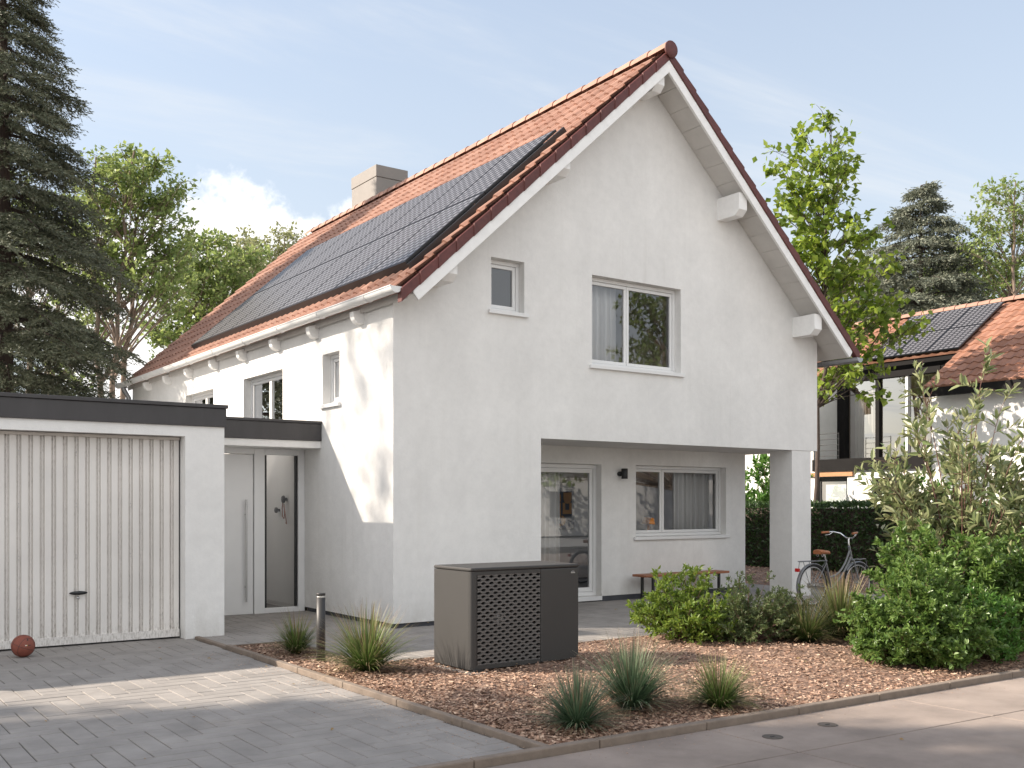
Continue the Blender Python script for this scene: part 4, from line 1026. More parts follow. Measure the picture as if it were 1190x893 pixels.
SPRUCE = leaf_mat('spruce_needles', [(0.06, 0.075, 0.042), (0.1, 0.115, 0.068), (0.16, 0.165, 0.11), (0.075, 0.09, 0.052)], .12, .6)
CEDAR = leaf_mat('cedar_needles', [(0.085, 0.105, 0.076), (0.145, 0.162, 0.119), (0.204, 0.212, 0.153), (0.102, 0.119, 0.085)], .15, .6)
HEDGE = leaf_mat('hedge_leaf', [(0.021, 0.048, 0.014), (0.04, 0.081, 0.021), (0.057, 0.103, 0.029), (0.029, 0.06, 0.017)], .25, .4)
SAGE = leaf_mat('grey_green_leaf', [(0.095, 0.135, 0.047), (0.149, 0.196, 0.081), (0.074, 0.115, 0.034), (0.203, 0.23, 0.121)], .35)
BL1 = blade_mat('grass_blade', [(0, (.03, .055, .015)), (.35, (.085, .15, .03)), (.75, (.17, .21, .07)), (1, (.30, .19, .13))])
BL2 = blade_mat('bluegreen_blade', [(0, (.035, .065, .03)), (.4, (.085, .15, .075)), (.8, (.16, .22, .12)), (1, (.30, .22, .17))])
BL3 = blade_mat('straw_blade', [(0, (.035, .06, .02)), (.4, (.10, .16, .04)), (.75, (.20, .23, .08)), (1, (.36, .24, .15))])

BLD = blade_mat('dry_blade', [(0, (.10, .075, .04)), (.5, (.27, .20, .11)), (1, (.36, .27, .17))])
def tuft(name, label, base, h, rad, n, mat, seed, w=.007, group='ornamental grass tufts', o=None, part='blades', flop=1.):
    r = np.random.default_rng(seed); K = 6
    if o is None: o = thing(name, label, 'grass tuft', base, group=group)
    a = r.uniform(0, 2*np.pi, n); n = int(n*1.5); w *= 1.25; a = r.uniform(0, 2*np.pi, n); tilt = flop*1.22*r.uniform(0, 1, n)**.75; ln = h*r.uniform(.55, 1.12, n)
    hd = np.stack([np.cos(a), np.sin(a), np.zeros(n)], 1); side = np.stack([-np.sin(a), np.cos(a), np.zeros(n)], 1)
    b0 = np.array(base)+hd*(r.uniform(0, .055, n)*rad/.35)[:, None]; b0[:, 2] = base[2]
    V = np.zeros((n, K+1, 2, 3)); T = np.zeros((n, K+1, 2))
    spread = rad/h
    for k in range(K+1):
        t = k/K; ang = tilt*(.62+.66*t)*min(1.4, spread*1.55)
        if k: pos = pos+(hd*np.sin(ang)[:, None]+np.array([0, 0, 1])*np.cos(ang)[:, None])*(ln/K)[:, None]
        else: pos = b0.copy()
        ww = w*(1-.85*t**1.6)
        V[:, k, 0] = pos+side*ww*.5; V[:, k, 1] = pos-side*ww*.5; T[:, k] = np.clip(t+0, 0, 1)
    T += r.normal(0, .08, n)[:, None, None]
    idx = np.arange(n*(K+1)*2).reshape(n, K+1, 2)
    F = np.stack([idx[:, :-1, 0], idx[:, :-1, 1], idx[:, 1:, 1], idx[:, 1:, 0]], -1).reshape(-1, 4)
    me = np_mesh(part, V.reshape(-1, 3), F); fattr(me, 't', np.clip(T, 0, 1).ravel()); link(part, me, o, mat)
    if part == 'blades': tuft(name, label, base, h*.9, rad, int(n*.11), BLD, seed+500, w*.8, group, o, 'dry_blades', 1.25)
    return o
tuft('grass_tuft', 'smaller green grass tuft behind the bollard light near the entrance', (4.52, 10.42, .03), .46, .34, 330, BL1, 31)
tuft('grass_tuft', 'large yellow green grass tuft right of the bollard light', (4.57, 8.86, .03), .66, .50, 520, BL1, 32, .009)
tuft('grass_tuft', 'blue green grass tuft nearest the kerb corner', (4.65, 5.74, .03), .46, .36, 480, BL2, 33, .0065)
tuft('grass_tuft', 'tall blue green grass tuft in the middle of the front bed', (5.43, 6.02, .03), .60, .44, 560, BL2, 34, .0075)
tuft('grass_tuft', 'pale green grass tuft alone near the front kerb', (6.05, 5.68, .03), .46, .36, 420, BL1, 35, .0065)
tuft('grass_tuft', 'straw tinged grass tuft left of the round green bush', (9.75, 7.76, .03), .52, .40, 380, BL3, 36, .010)
tuft('grass_tuft', 'tall straw coloured grass tuft in front of the bicycle', (10.42, 7.80, .03), .78, .56, 520, BL3, 37, .012)

def stems_mesh(name, paths, mat, parent):
    mb = MB()
    for pts_, r0, r1, n in paths:
        k = len(pts_); mb.tube(pts_, [r0+(r1-r0)*i/(k-1) for i in range(k)], n, True, False)
    return mb.build(name, mat, parent)
def qb(p0, p1, p2, n): 
    t = np.linspace(0, 1, n+1)[:, None]; return (1-t)**2*np.array(p0)+2*t*(1-t)*np.array(p1)+t*t*np.array(p2)

def shrub(name, label, base, rx, h, nst, ntw, lpt, LL, LW, mat, seed, stem=TWIG, fold=True, low=.25, tw=.28, upright=.5, group=None, flat=1., dense=0, sr=.008):
    r = np.random.default_rng(seed); o = thing(name, label, 'shrub', base, group=group); base = np.array(base)
    paths = []; P = []; D = []; B = Vector
    def add_twig(q, d, ln, k):
        t = np.sort(r.uniform(.08, 1, k)); pts_ = q+d*ln*t[:, None]
        pts_[:, 2] -= ln*.12*t*t
        out = unit(np.cross(d, rdir(k, r))+d*.55+np.array([0, 0, .28])); P.append(pts_); D.append(out)
    for i in range(nst):
        f = r.uniform(0, 2*np.pi); rho = math.sqrt(r.uniform(0, 1)); th = rho*math.pi/2*.93
        sp = r.uniform(.74, 1.12)
        T_ = base+np.array([rx*math.sin(th)*math.cos(f)*sp, rx*math.sin(th)*math.sin(f)*sp*flat, h*sp*(low+(1-low)*math.cos(th))])
        b = base+np.array([rx*.16*math.cos(f)*rho, rx*.16*math.sin(f)*rho, 0]); md = b*.5+T_*.5; md[2] = base[2]+(T_[2]-base[2])*(.5+.22*upright); md[:2] = b[:2]*(.5+.2*upright)+T_[:2]*(.5-.2*upright)
        c = qb(b, md, T_, 7); paths.append((c, sr, sr*.25, 5))
        for j in range(ntw):
            t = r.uniform(.22, 1); k = min(6, int(t*7)); q = c[k]+(c[k+1]-c[k])*(t*7-k); ax = unit((c[k+1]-c[k])[None])[0]
            d = unit((ax*.7+rdir(1, r)[0]*.9+np.array([0, 0, .15]))[None])[0]; ln = tw*h*r.uniform(.5, 1.1)*(1.1-.4*t)
            paths.append((np.array([q, q+d*ln*.5, q+d*ln]), sr*.3, sr*.12, 4)); add_twig(q, d, ln, lpt)
        ax = unit((c[-1]-c[-2])[None])[0]; add_twig(c[-1]-ax*.1*h, ax, .2*h, lpt)
    P = np.concatenate(P); D = np.concatenate(D); n = len(P)
    keep = P[:, 2] > base[2]+.02; P = P[keep]; D = D[keep]; n = len(P)
    Nn = unit(np.array([0, 0, 1.])+r.normal(0, .55, (n, 3))); L_ = LL*r.uniform(.6, 1.2, n)
    V, F = leaves(P, D, Nn, L_, L_*LW/LL, fold)
    link('foliage', np_mesh('foliage', V, F), o, mat); stems_mesh('stems', paths, stem, o)
    return o
shrub('shrub', 'bright lime green leafy shrub in front of the bench', (8.72, 8.75, .03), .66, .80, 80, 9, 11, .064, .027, LIME, 41, low=.10, sr=.005)
shrub('shrub', 'grey green fine leaved shrub right of the lime green one', (9.22, 8.2, .03), .56, .74, 80, 10, 13, .046, .017, SAGE, 42, low=.06, sr=.005)
shrub('shrub', 'small upright grey green shrub left of the straw coloured grass', (9.85, 8.15, .03), .30, .62, 45, 9, 11, .046, .017, SAGE, 43, low=.08, sr=.005)
shrub('shrub', 'dense round bright green bush close to the front kerb', (9.35, 6.12, .03), .68, 1.02, 130, 15, 15, .055, .032, GREEN, 44, low=.05, tw=.2, sr=.005)
shrub('shrub', 'loose green bush at the right end of the front kerb', (10.15, 5.85, .03), .50, .72, 60, 12, 12, .050, .026, GREEN2, 45, low=.08, tw=.24, sr=.005)
shrub('shrub', 'wide deep green bush below the tall laurel beside the bicycle', (10.75, 6.65, .03), .90, 1.28, 140, 16, 14, .072, .042, GREEN, 46, low=.05, tw=.2, sr=.006)
shrub('shrub', 'dark green bush at the right edge below the laurel', (11.7, 6.1, .03), .85, 1.25, 90, 14, 12, .070, .040, GREEN, 47, low=.05, tw=.2, sr=.006)
shrub('laurel_shrub', 'tall laurel with large glossy pale leaves and reddish stems', (12.05, 7.2, .03), 1.10, 3.15, 56, 10, 9, .15, .055, LAUREL, 48, TWIG, low=.20, tw=.15, upright=.8, sr=.012)
shrub('laurel_shrub', 'second laurel mass at the right edge of the picture behind the tall one', (13.1, 6.9, .03), 1.0, 2.75, 44, 9, 9, .15, .055, LAUREL, 49, TWIG, low=.30, tw=.16, upright=.8, sr=.012)
shrub('shrub', 'tall light green shrub seen between pillar and wall beyond the hedge', (23.3, 20.3, .0), 1.7, 3.4, 60, 10, 10, .17, .09, GREEN2, 50, low=.2, tw=.2)
shrub('shrub', 'broad leafy shrub beyond the hedge near the neighbour windows', (23.2, 15.2, .0), 1.3, 2.3, 46, 10, 10, .17, .09, GREEN2, 51, low=.2, tw=.2)

# clipped hedge
he = thing('hedge', 'dark clipped hedge running behind the bicycle', 'hedge', (21.3, 18, 0))
MB().box((20.9, 10.5, 0), (21.75, 28, 1.55)).build('inner_twigs', BARKD, he)
r = np.random.default_rng(60); n = 26000
side = r.uniform(0, 1, n) < .78
hx = np.where(side, 20.72+r.uniform(0, .2, n), r.uniform(20.75, 21.9, n)); hy = r.uniform(10.4, 28, n); hz = np.where(side, r.uniform(.02, 1.68, n), 1.62+r.uniform(-.06, .07, n)+.02*np.sin(hy*3))
D = np.where(side[:, None], np.array([-.7, 0, .35]), np.array([-.1, 0, 1.]))+r.normal(0, .55, (n, 3)); Nn = np.where(side[:, None], np.array([-.9, 0, .5]), np.array([0, 0, 1.]))+r.normal(0, .5, (n, 3)); Ls = r.uniform(.06, .115, n)
V, F = leaves(np.stack([hx, hy, hz], 1), D, unit(Nn), Ls, Ls*.5, True); link('foliage', np_mesh('foliage', V, F), he, HEDGE)

# ------------------------------------------------------------------ broadleaf trees
def ell_clumps(r, ells, n, rad):
    """clump centres inside ellipsoids (cx,cy,cz,rx,ry,rz), kept apart, more of them near the outside"""
    w = np.array([e[3]*e[4]*e[5] for e in ells]); w = w/w.sum(); out = []; tries = 0
    while len(out) < n and tries < n*60:
        tries += 1; e = ells[r.choice(len(ells), p=w)]; d = rdir(1, r)[0]; u = r.uniform(0, 1)**.42
        p = np.array(e[:3])+d*u*np.array(e[3:])
        if all(np.linalg.norm(p-q) > rad*.85 for q in out): out.append(p)
    return out
def tree(name, label, base, ells, n, rad, lpc, LL, mat, seed, bark=BARK, tr=.16, fold=False, group=None, lean=(0, 0), ntr=1, squash=.75, aspect=.6, droop=.15, low=.3, cat='tree', gaps=1.0):
    """ells given as (lateral m, z, forward m, r lateral, r z, r forward) seen from the camera"""
    r = np.random.default_rng(seed); o = thing(name, label, cat, base, group=group); base = np.array(base, float)
    ra = np.array(rgt); fa = np.array(fwd)
    E = []
    for (la, z, fo, rl, rz, rf) in ells:
        p = base+ra*la+fa*fo; E.append((p[0], p[1], z, (rl+rf)/2, (rl+rf)/2, rz))
    cl = ell_clumps(r, E, n, rad)
    top = max(p[2] for p in cl); cen = np.mean([p[:2] for p in cl], 0)
    paths = []; trunks = []
    for k in range(ntr):
        a = 2*math.pi*k/max(1, ntr)+.6; sp = 0 if ntr == 1 else .35
        e = np.array([cen[0]*.75+base[0]*.25+sp*2.2*math.cos(a), cen[1]*.75+base[1]*.25+sp*2.2*math.sin(a), top-.4*rad])
        b = base+np.array([sp*.4*math.cos(a), sp*.4*math.sin(a), 0]); m = b*.6+e*.4; m[2] = b[2]+(e[2]-b[2])*.55; m[:2] += r.normal(0, .12, 2)
        c = qb(b, m, e, 12); c[1:-1, :2] += r.normal(0, .05, (11, 2)); trunks.append(c); paths.append((c, tr/math.sqrt(ntr), tr*.12, 9))
    P = []; D = []; CC = []
    for p in cl:
        c = trunks[r.integers(len(trunks))]; hd = np.linalg.norm(p[:2]-c[:, :2].mean(0))
        z0 = max(base[2]+(top-base[2])*low, p[2]-hd*r.uniform(.7, 1.3)-rad*.6); k = int(np.argmin(np.abs(c[:, 2]-z0))); q = c[k]
        m = q*.5+p*.5; m[2] += .12*np.linalg.norm(p-q); m += r.normal(0, .08*np.linalg.norm(p-q), 3)
        bb = qb(q, m, p, 7); r0 = tr*(1-k/13)*.30; paths.append((bb, max(.012, r0), .006, 6))
        # a few side clumps of leaves along the outer part of the branch
        for j in range(6):
            d = rdir(1, r)[0]; d[2] = d[2]*.6+.15; q2 = bb[4+r.integers(4)]; e2 = p+d*rad*r.uniform(.6, 1.1)*np.array([1, 1, squash]); paths.append((np.array([q2, (q2+e2)/2+[0, 0, .04], e2]), .008, .003, 4))
            kk = max(2, int(lpc/6*r.uniform(.6, 1.4))); t = r.uniform(.25, 1.05, kk)[:, None]
            P.append(q2+(e2-q2)*t+r.normal(0, rad*.13, (kk, 3))); D.append(unit((e2-q2)[None]).repeat(kk, 0)*.5+rdir(kk, r)*.9+np.array([0, 0, -droop]))
    P = np.concatenate(P); D = np.concatenate(D); m = len(P)
    Nn = unit(np.array([0, 0, 1.])+r.normal(0, .6, (m, 3))); L_ = LL*r.uniform(.6, 1.25, m)
    V, F = leaves(P, D, Nn, L_, L_*aspect, fold)
    link('crown', np_mesh('crown', V, F), o, mat); stems_mesh('trunk', paths, bark, o)
    return o
def groundpt(px, d):
    u = (px-CX)/FOC; p = fwd*d+rgt*d*u; return (p.x, p.y, 0.)
def ez(y, d): return 1.65+(YH-y)/FOC*d
def el_px(px0, d, lst):
    """ellipsoids from picture measurements at distance d: (px, y, rx px, ry px)"""
    s = d/FOC; return [((px-px0)*s, ez(y, d), 0, rx*s, ry*s, rx*s) for px, y, rx, ry in lst]
GT = 'broadleaf trees behind the house'
tree('tree', 'light green tree with pale forking branches left of the roof', groundpt(128, 29), el_px(128, 29, [(150, 225, 62, 55), (185, 315, 50, 48), (110, 300, 45, 70), (205, 240, 30, 40)]), 135, .48, 90, .155, TREEA, 70, tr=.20, ntr=3, group=GT, low=.22)
tree('tree', 'dark green bushy tree rising just behind the far end of the roof', groundpt(240, 34), el_px(240, 34, [(250, 325, 58, 52), (205, 385, 45, 40), (290, 320, 30, 40)]), 110, .55, 95, .17, TREEA, 71, tr=.2, ntr=2, group=GT, low=.2)
tree('tree', 'pale olive tree top peeping over the ridge beside the cloud', groundpt(335, 52), el_px(335, 52, [(338, 300, 38, 34), (300, 315, 22, 34)]), 60, .7, 50, .22, TREEO, 72, tr=.22, group=GT)
tree('tree', 'green tree half hidden behind the big spruce', groundpt(40, 36), el_px(40, 36, [(45, 300, 80, 110), (90, 390, 60, 60)]), 90, .7, 60, .2, TREEA, 73, tr=.24, ntr=2, group=GT)
tree('linden_tree', 'slender tree with bright yellow green heart shaped leaves beside the gable', groundpt(946, 27.3), el_px(946, 27.3, [(948, 205, 50, 62), (935, 275, 46, 55), (980, 310, 62, 60), (1005, 375, 62, 46), (985, 435, 55, 34), (955, 148, 16, 22)]), 115, .54, 44, .20, TREEL, 74, tr=.075, bark=BARKD, aspect=.85, droop=.5, low=.34)
tree('tree', 'tall loose crowned tree at the right edge behind the neighbour roof', groundpt(1172, 43), el_px(1172, 43, [(1172, 250, 42, 42), (1140, 280, 28, 46), (1205, 270, 40, 60), (1165, 310, 30, 30)]), 75, .62, 52, .2, TREEA, 75, bark=BARK, tr=.2, ntr=2)
tree('tree', 'pale green tree between linden and cedar above the neighbour roof', groundpt(985, 50), el_px(985, 50, [(985, 345, 50, 45), (1040, 350, 40, 30)]), 60, .8, 55, .25, TREEO, 76, tr=.22)

tree('tree', 'dense dark green tree filling the gap just above the neighbour ridge', groundpt(1120, 50), el_px(1120, 50, [(1112, 325, 62, 34), (1165, 335, 45, 30)]), 80, .8, 70, .24, TREEA, 77, tr=.2)
tree('tree', 'pale round topped tree far behind the far end of the roof', groundpt(285, 60), el_px(285, 60, [(280, 310, 40, 38), (320, 330, 30, 40)]), 60, .9, 55, .28, TREEO, 78, tr=.2)

def conifer(name, label, base, H, rmax, slope, mat, seed, zmin, nw, nb, fl, fw, nn, bark=BARKD, lift=.05, droop=.28, sec=11, dens=4.6, sf=.42):
    """whorls of drooping branches; every branch carries side shoots that bear finger-like needle sprays"""
    r = np.random.default_rng(seed); o = thing(name, label, 'conifer', base); B = np.array(base, float); paths = []; P = []; D = []; U = []
    paths.append((np.array([B+[0, 0, H*t] for t in np.linspace(0, .955, 12)]), .30*H/16, .02, 9))
    for i in range(nw):
        z = zmin+(H-zmin)*(i/nw)**.95; Rr = min(rmax, slope*(H-z)+.12)
        for j in range(nb):
            a = 2*math.pi*(j+r.uniform(-.3, .3))/nb+i*1.7; ln = Rr*r.uniform(.72, 1.12); hd = np.array([math.cos(a), math.sin(a), 0]); zz_ = z+r.uniform(-.25, .25)
            p0 = B+[0, 0, zz_]; p1 = p0+hd*ln*.55+[0, 0, ln*lift]; p2 = p0+hd*ln+[0, 0, -ln*droop]
            c = qb(p0, p1, p2, 8); paths.append((c, .022+.012*ln, .005, 5)); sd_ = np.array([-hd[1], hd[0], 0])
            for s in range(sec):
                t = .16+.84*(s+r.uniform(0, .8))/sec; k = min(7, int(t*8)); q = c[k]+(c[k+1]-c[k])*(t*8-k); sg = 1 if s % 2 else -1
                d = unit((hd*.75+sd_*sg*r.uniform(.5, 1.1)+np.array([0, 0, r.uniform(-.5, .0)]))[None])[0]; sl = ln*sf*(1.1-t*.75)*r.uniform(.7, 1.2)
                nf = max(3, int(sl/fl*dens))
                for f in range(nf):
                    tt = (f+r.uniform(.2, 1))/nf; q2 = q+d*sl*tt+[0, 0, -sl*.22*tt*tt]; w_ = np.cross(d, [0, 0, 1.])*(1 if f % 2 else -1)
                    P.append(q2); D.append(d*.8+w_*r.uniform(.25, .9)+np.array([0, 0, r.uniform(-.45, .12)])+r.normal(0, .12, 3))
    P = np.array(P); D = unit(np.array(D)); m = len(P)
    # needles of each finger
    t = np.tile(np.linspace(0, 1, nn), m); Pf = np.repeat(P, nn, 0); Df = np.repeat(D, nn, 0); Lf = np.repeat(fl*r.uniform(.6, 1.15, m), nn); k = m*nn
    side = unit(np.cross(Df, rdir(k, r)))
    Q = Pf+Df*(Lf*t)[:, None]; nd = Df*1.0+side*.62
    Ls = fw*r.uniform(.75, 1.2, k)*(1-.35*t); Nn = unit(np.cross(nd, rdir(k, r)))
    V, F = leaves(Q, nd, Nn, Ls, Ls*.30, False, .0)
    link('crown', np_mesh('crown', V, F), o, mat); stems_mesh('trunk', paths, bark, o)
    return o
conifer('spruce', 'tall dark spruce with drooping branches behind the garage', groundpt(4, 22.5), 15.8, 2.35, .27, SPRUCE, 80, 3.0, 19, 10, .27, .10, 9, sec=21, sf=.62, dens=4.2)
conifer('cedar', 'blue grey conifer with layered branches behind the neighbour roof', groundpt(1070, 45), 16.1, 3.1, .62, CEDAR, 81, 5.5, 15, 9, .40, .20, 6, sec=17, droop=.10, lift=.12, dens=4.4, sf=.5)

# trees left of the picture whose crowns shade the drive and the front wall, and trees across the road that mirror in the panes
def etree(name, label, base, E, n, rad, lpc, LL, mat, seed, **k):
    ra = np.array(rgt); fa = np.array(fwd); L_ = []
    for (x, y, z, rx, rz) in E:
        v_ = np.array([x-base[0], y-base[1], 0]); L_.append((v_@ra, z, v_@fa, rx, rz, rx))
    return tree(name, label, base, L_, n, rad, lpc, LL, mat, seed, **k)
sh_ = lambda gx, gy, z, rx, rz: (gx-1.36*z, gy+.89*z, z, rx, rz)
etree('shade_tree', 'big broadleaf tree left of the drive outside the picture', (-18, 17.6, 0), [sh_(1.0, 5.9, 14, 2.9, 2.0), sh_(4.7, 3.5, 13.8, 2.4, 1.7), sh_(3.4, 6.0, 14.2, 1.6, 1.4), sh_(-2, 5.4, 14, 3., 2.0)], 240, .8, 170, .28, TREEA, 90, tr=.28)
etree('shade_tree', 'sparse young tree left of the garage outside the picture', (-13.5, 25.2, 0), [(-13.2, 25.0, 17.6, 2.3, 2.4)], 52, .6, 36, .17, TREEA, 91, tr=.12)
etree('street_tree', 'tree across the road that mirrors in the right pane of the gable window', (30.4, -7.6, 0), [(30.4, -7.6, 8.6, 2.2, 3.6)], 85, .7, 46, .24, TREEA, 92, tr=.16)
etree('street_tree', 'low spreading tree across the road that mirrors in the ground floor panes', (34.0, -7.0, 0), [(34, -7, 5.0, 3.6, 2.0), (29, -11, 4.5, 2.6, 2.0)], 90, .8, 46, .26, TREEA, 93, tr=.2)

# ================================================================== NEIGHBOUR HOUSE
nb = thing('house', 'neighbouring white house with orange tiled roof, black glazed bay and roof panels', 'house', (28, 18, 0))
NBLACK = M('black_cladding', (.013, .012, .012), .8, .15, 3, spec=.15)
NW_ = M('neighbour_render', (.72, .71, .69), .9, .05, 2, .2, 80)
XE, XRG, ZE, ZR = 25.6, 30.0, 4.86, 7.74; S2 = (ZR-ZE)/(XRG-XE)
def tiles(xe, xr, y0, y1, rows, per_w, sx):
    waves = max(1, int((y1-y0)/per_w)); per = 6; us = np.linspace(0, 1, waves*per+1); y = y0+us*(y1-y0); prof = .045*(.5+.5*np.cos(2*np.pi*us*waves))**1.5
    nv = len(us); V = []; F = []; rn = []; nrm = math.hypot(1, S2); nxx, nzz = -S2/nrm*sx, 1/nrm
    for r_ in range(rows):
        for e, (t, h) in enumerate(((r_/rows-.002, -.02), (r_/rows-.001, .03), ((r_+1)/rows+.004, 0.))):
            x = xe+(xr-xe)*t; zb = ZR-S2*abs(x-XRG); hh = prof+h if e else prof*0+h; V.append(np.stack([x+nxx*hh, y, zb+nzz*hh], 1))
        b = r_*3*nv
        for e in (0, 1):
            i = np.arange(nv-1); a = b+e*nv; q = np.stack([a+i, a+i+1, a+nv+i+1, a+nv+i], 1); F.append(q[:, ::-1] if sx > 0 else q)
            wv = (i+per//2)//per; rr_ = np.sin((r_*31.7+wv*7.3+y0)*12.9898)*43758.5453; rn.append(rr_-np.floor(rr_))
    return np.concatenate(V), np.concatenate(F), np.concatenate(rn)
parts_ = [tiles(XE, XRG, 9, 16.4, 13, .28, 1), tiles(27.35, XRG, 16.4, 20.5, 8, .28, 1), tiles(XE, XRG, 20.5, 32, 13, .28, 1), tiles(34.4, XRG, 9, 32, 13, .28, -1)]
Vs = []; Fs = []; rs = []; b = 0
for v_, f_, q_ in parts_: Vs.append(v_); Fs.append(f_+b); rs.append(q_); b += len(v_)
me = np_mesh('roof', np.concatenate(Vs), np.concatenate(Fs)); fattr(me, 'rnd', np.concatenate(rs), 'FACE'); nroof = link('roof', me, nb, TILE2)
dk = MB()
for (xa, ya, yb_) in ((XE+.05, 9.05, 16.38), (27.4, 16.4, 20.48), (XE+.05, 20.5, 31.95)):
    zz1 = lambda x, o_: ZR-S2*abs(x-XRG)-o_
    dk.prism([(xa, ya, zz1(xa, .05)), (XRG, ya, ZR-.05), (XRG, ya, ZR-.2), (xa, ya, zz1(xa, .2))], (0, yb_-ya, 0))
dk.prism([(34.3, 9.05, zz1(34.3, .05)), (XRG+.01, 9.05, ZR-.05), (XRG+.01, 9.05, ZR-.2), (34.3, 9.05, zz1(34.3, .2))], (0, 22.9, 0))
dk.build('roof_deck', NBLACK, nroof)
rg_ = MB(); y = 9.0
while y < 32:
    V = []
    for yy, r_ in ((y, .15), (y+.41, .125)):
        for j in range(8): a = math.pi*j/7; V.append((XRG+r_*math.cos(a), yy, ZR+.02+r_*math.sin(a)))
    rg_.add(V, [(j, j+1, 8+j+1, 8+j) for j in range(7)], True); rg_.add(V[:8], [tuple(range(7, -1, -1))]); y += .38
rg_.build('ridge_tiles', RIDGE, nroof)
for (ya, yb_) in ((9, 16.4), (20.5, 32)):
    MB().box((XE-.02, ya, 4.60), (XE+.05, yb_, 4.84)).build('eave_fascia', NBLACK, nroof)
FN = Fr((26.0, 0, 0), (0, 1, 0), (-1, 0, 0)); nwm = MB()
wall_panel(nwm, FN, [(9.2, 0), (31.8, 0), (31.8, 2.66), (9.2, 2.66)], [(17.40, 18.38, .95, 2.42), (19.22, 20.42, .95, 2.49)], .15)
wall_panel(nwm, FN, [(9.2, 2.66), (16.45, 2.66), (16.45, 4.95), (9.2, 4.95)], [], .1); wall_panel(nwm, FN, [(20.45, 2.66), (31.8, 2.66), (31.8, 4.95), (20.45, 4.95)], [], .1)
nwm.add([(26.0, 9.2, 0), (34, 9.2, 0), (34, 9.2, 4.95), (30, 9.2, 7.7), (26, 9.2, 4.95)], [(0, 1, 2, 3, 4)])
nwm.add([(26.0, 16.45, 2.9), (27.3, 16.45, 2.9), (27.3, 16.45, 5.6), (26, 16.45, 4.95)], [(0, 1, 2, 3)]); nwm.add([(26.0, 20.45, 2.9), (27.3, 20.45, 2.9), (27.3, 20.45, 5.6), (26, 20.45, 4.95)], [(0, 1, 2, 3)])
nwm.build('wall', NW_, nb)
window(FN, 17.40, 18.38, .95, 2.42, nb, .12, sill=False, mat=BLACK, fw=.09); window(FN, 19.22, 20.42, .95, 2.49, nb, .12, sill=False, mat=BLACK, fw=.09)
rmn = MB(); room(rmn, (26.2, 17.0, .5), (29.5, 18.8, 2.6), '-x'); rmn.build('room', M('neighbour_room', (.20, .13, .10), .9), nb)
MB().box((26.26, 19.24, .9), (26.28, 20.40, 2.5)).build('roller_blind', PVC, nb)
MB().box((25.93, 19.0, 2.50), (25.995, 20.6, 2.62)).build('timber_lintel', M('timber', (.42, .20, .09), .6, .15, 8), nb)
MB().box((25.9, 16.47, 2.66), (27.6, 20.44, 3.02)).build('balcony_slab', NBLACK, nb)
FB = Fr((27.25, 0, 0), (0, 1, 0), (-1, 0, 0)); bp = MB()
FB.box(bp, 16.47, 17.02, 3.02, 5.66, -.1, .12)
for a in (16.52, 16.64, 16.76, 16.88): FB.box(bp, a, a+.03, 3.02, 5.66, .121, .15)
FB.box(bp, 20.15, 20.44, 3.02, 5.66, -.1, .12); FB.box(bp, 17.02, 20.15, 5.48, 5.66, -.1, .12); FB.box(bp, 18.95, 19.08, 3.02, 5.48, -.08, .08)
bp.build('bay_frame', NBLACK, nb)
MB().box((27.18, 17.98, 3.02), (27.30, 18.05, 5.48)).build('bay_mullion', PVC, nb)
gp = MB(); gp.add([FB.p(17.02, 3.02, -.02), FB.p(20.15, 3.02, -.02), FB.p(20.15, 5.48, -.02), FB.p(17.02, 5.48, -.02)], [(0, 1, 2, 3)]); gp.build('bay_pane', glass_mat('bay_glass', .3), nb)
rmn = MB(); room(rmn, (27.4, 16.6, 3.03), (30.5, 20.35, 5.5), '-x'); rmn.build('bay_room', M('bay_room_paint', (.5, .42, .34), .9), nb)
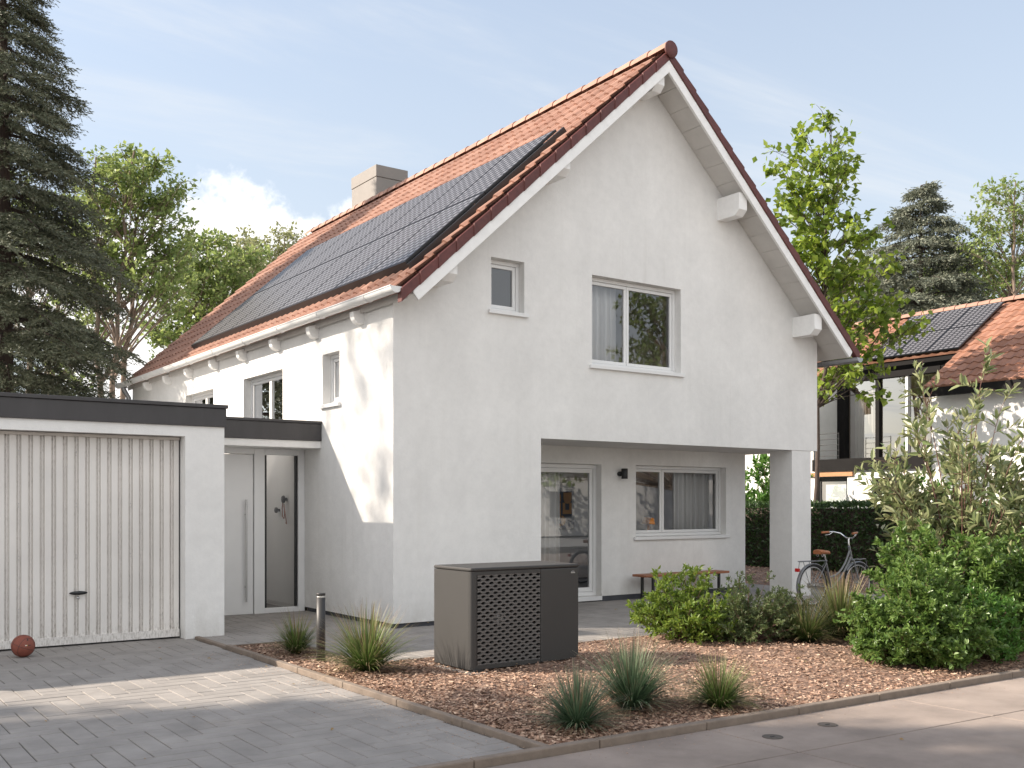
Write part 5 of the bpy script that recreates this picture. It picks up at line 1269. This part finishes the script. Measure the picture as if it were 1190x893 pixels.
for (ya, yb_) in ((19.1, 20.1), (17.3, 17.7)):
    n = 40; V = []
    for z in (3.05, 5.45):
        for i in range(n+1): V.append((27.55+.05*math.sin(i*1.3), ya+(yb_-ya)*i/n, z))
    MB().add(V, [(i, i+1, n+1+i+1, n+1+i) for i in range(n)], True).build('bay_curtain', M('bay_curtain_cloth', (.5, .42, .33), .9), nb)
rlm = MB()
for k in range(5): rlm.tube([(25.96, 19.5, 3.12+k*.17), (25.96, 20.42, 3.12+k*.17)], .009, 5)
for yy in (19.5, 20.42): rlm.tube([(25.96, yy, 3.02), (25.96, yy, 3.82)], .012, 5)
rlm.build('railing', BLACK, nb)
nrm2 = math.hypot(1, S2)
def rp2(x, y, h): return (x-S2/nrm2*h, y, ZR-S2*(XRG-x)+h/nrm2)
for r_ in range(2):
    for c in range(3):
        xa = 27.32+(29.78-27.32)*r_/2+.01; xb = 27.32+(29.78-27.32)*(r_+1)/2-.01; ya = 16.38+3.15*c/3+.01; yb_ = 16.38+3.15*(c+1)/3-.01
        solar_panel(nb, lambda u, v, h, xa=xa, xb=xb, ya=ya, yb_=yb_: rp2(xa+(xb-xa)*v, ya+(yb_-ya)*u, .12+h), 6, 10)

# house across the road: only its mirror image shows in the panes
oh = thing('house', 'house across the road seen as a mirror image in the window panes', 'house', (38, -18, 0))
om = MB(); om.box((30, -24, 0), (48, -15, 4.2)); om.add([(30, -24, 4.2), (30, -15, 4.2), (30, -19.5, 7.4)], [(0, 1, 2)]); om.add([(48, -24, 4.2), (48, -15, 4.2), (48, -19.5, 7.4)], [(0, 1, 2)]); om.build('wall', NW_, oh)
om = MB(); om.prism([(29.5, -14.4, 4.0), (29.5, -19.5, 7.75), (29.5, -19.5, 7.5), (29.5, -14.4, 3.75)], (19, 0, 0)); om.prism([(29.5, -24.6, 4.0), (29.5, -19.52, 7.75), (29.5, -19.52, 7.5), (29.5, -24.6, 3.75)], (19, 0, 0)); om.build('roof', RIDGE, oh)
for x in (32, 36, 41, 45):
    MB().box((x, -14.99, 1.0), (x+1.4, -14.93, 2.3)).build('window', SKIRT, oh)
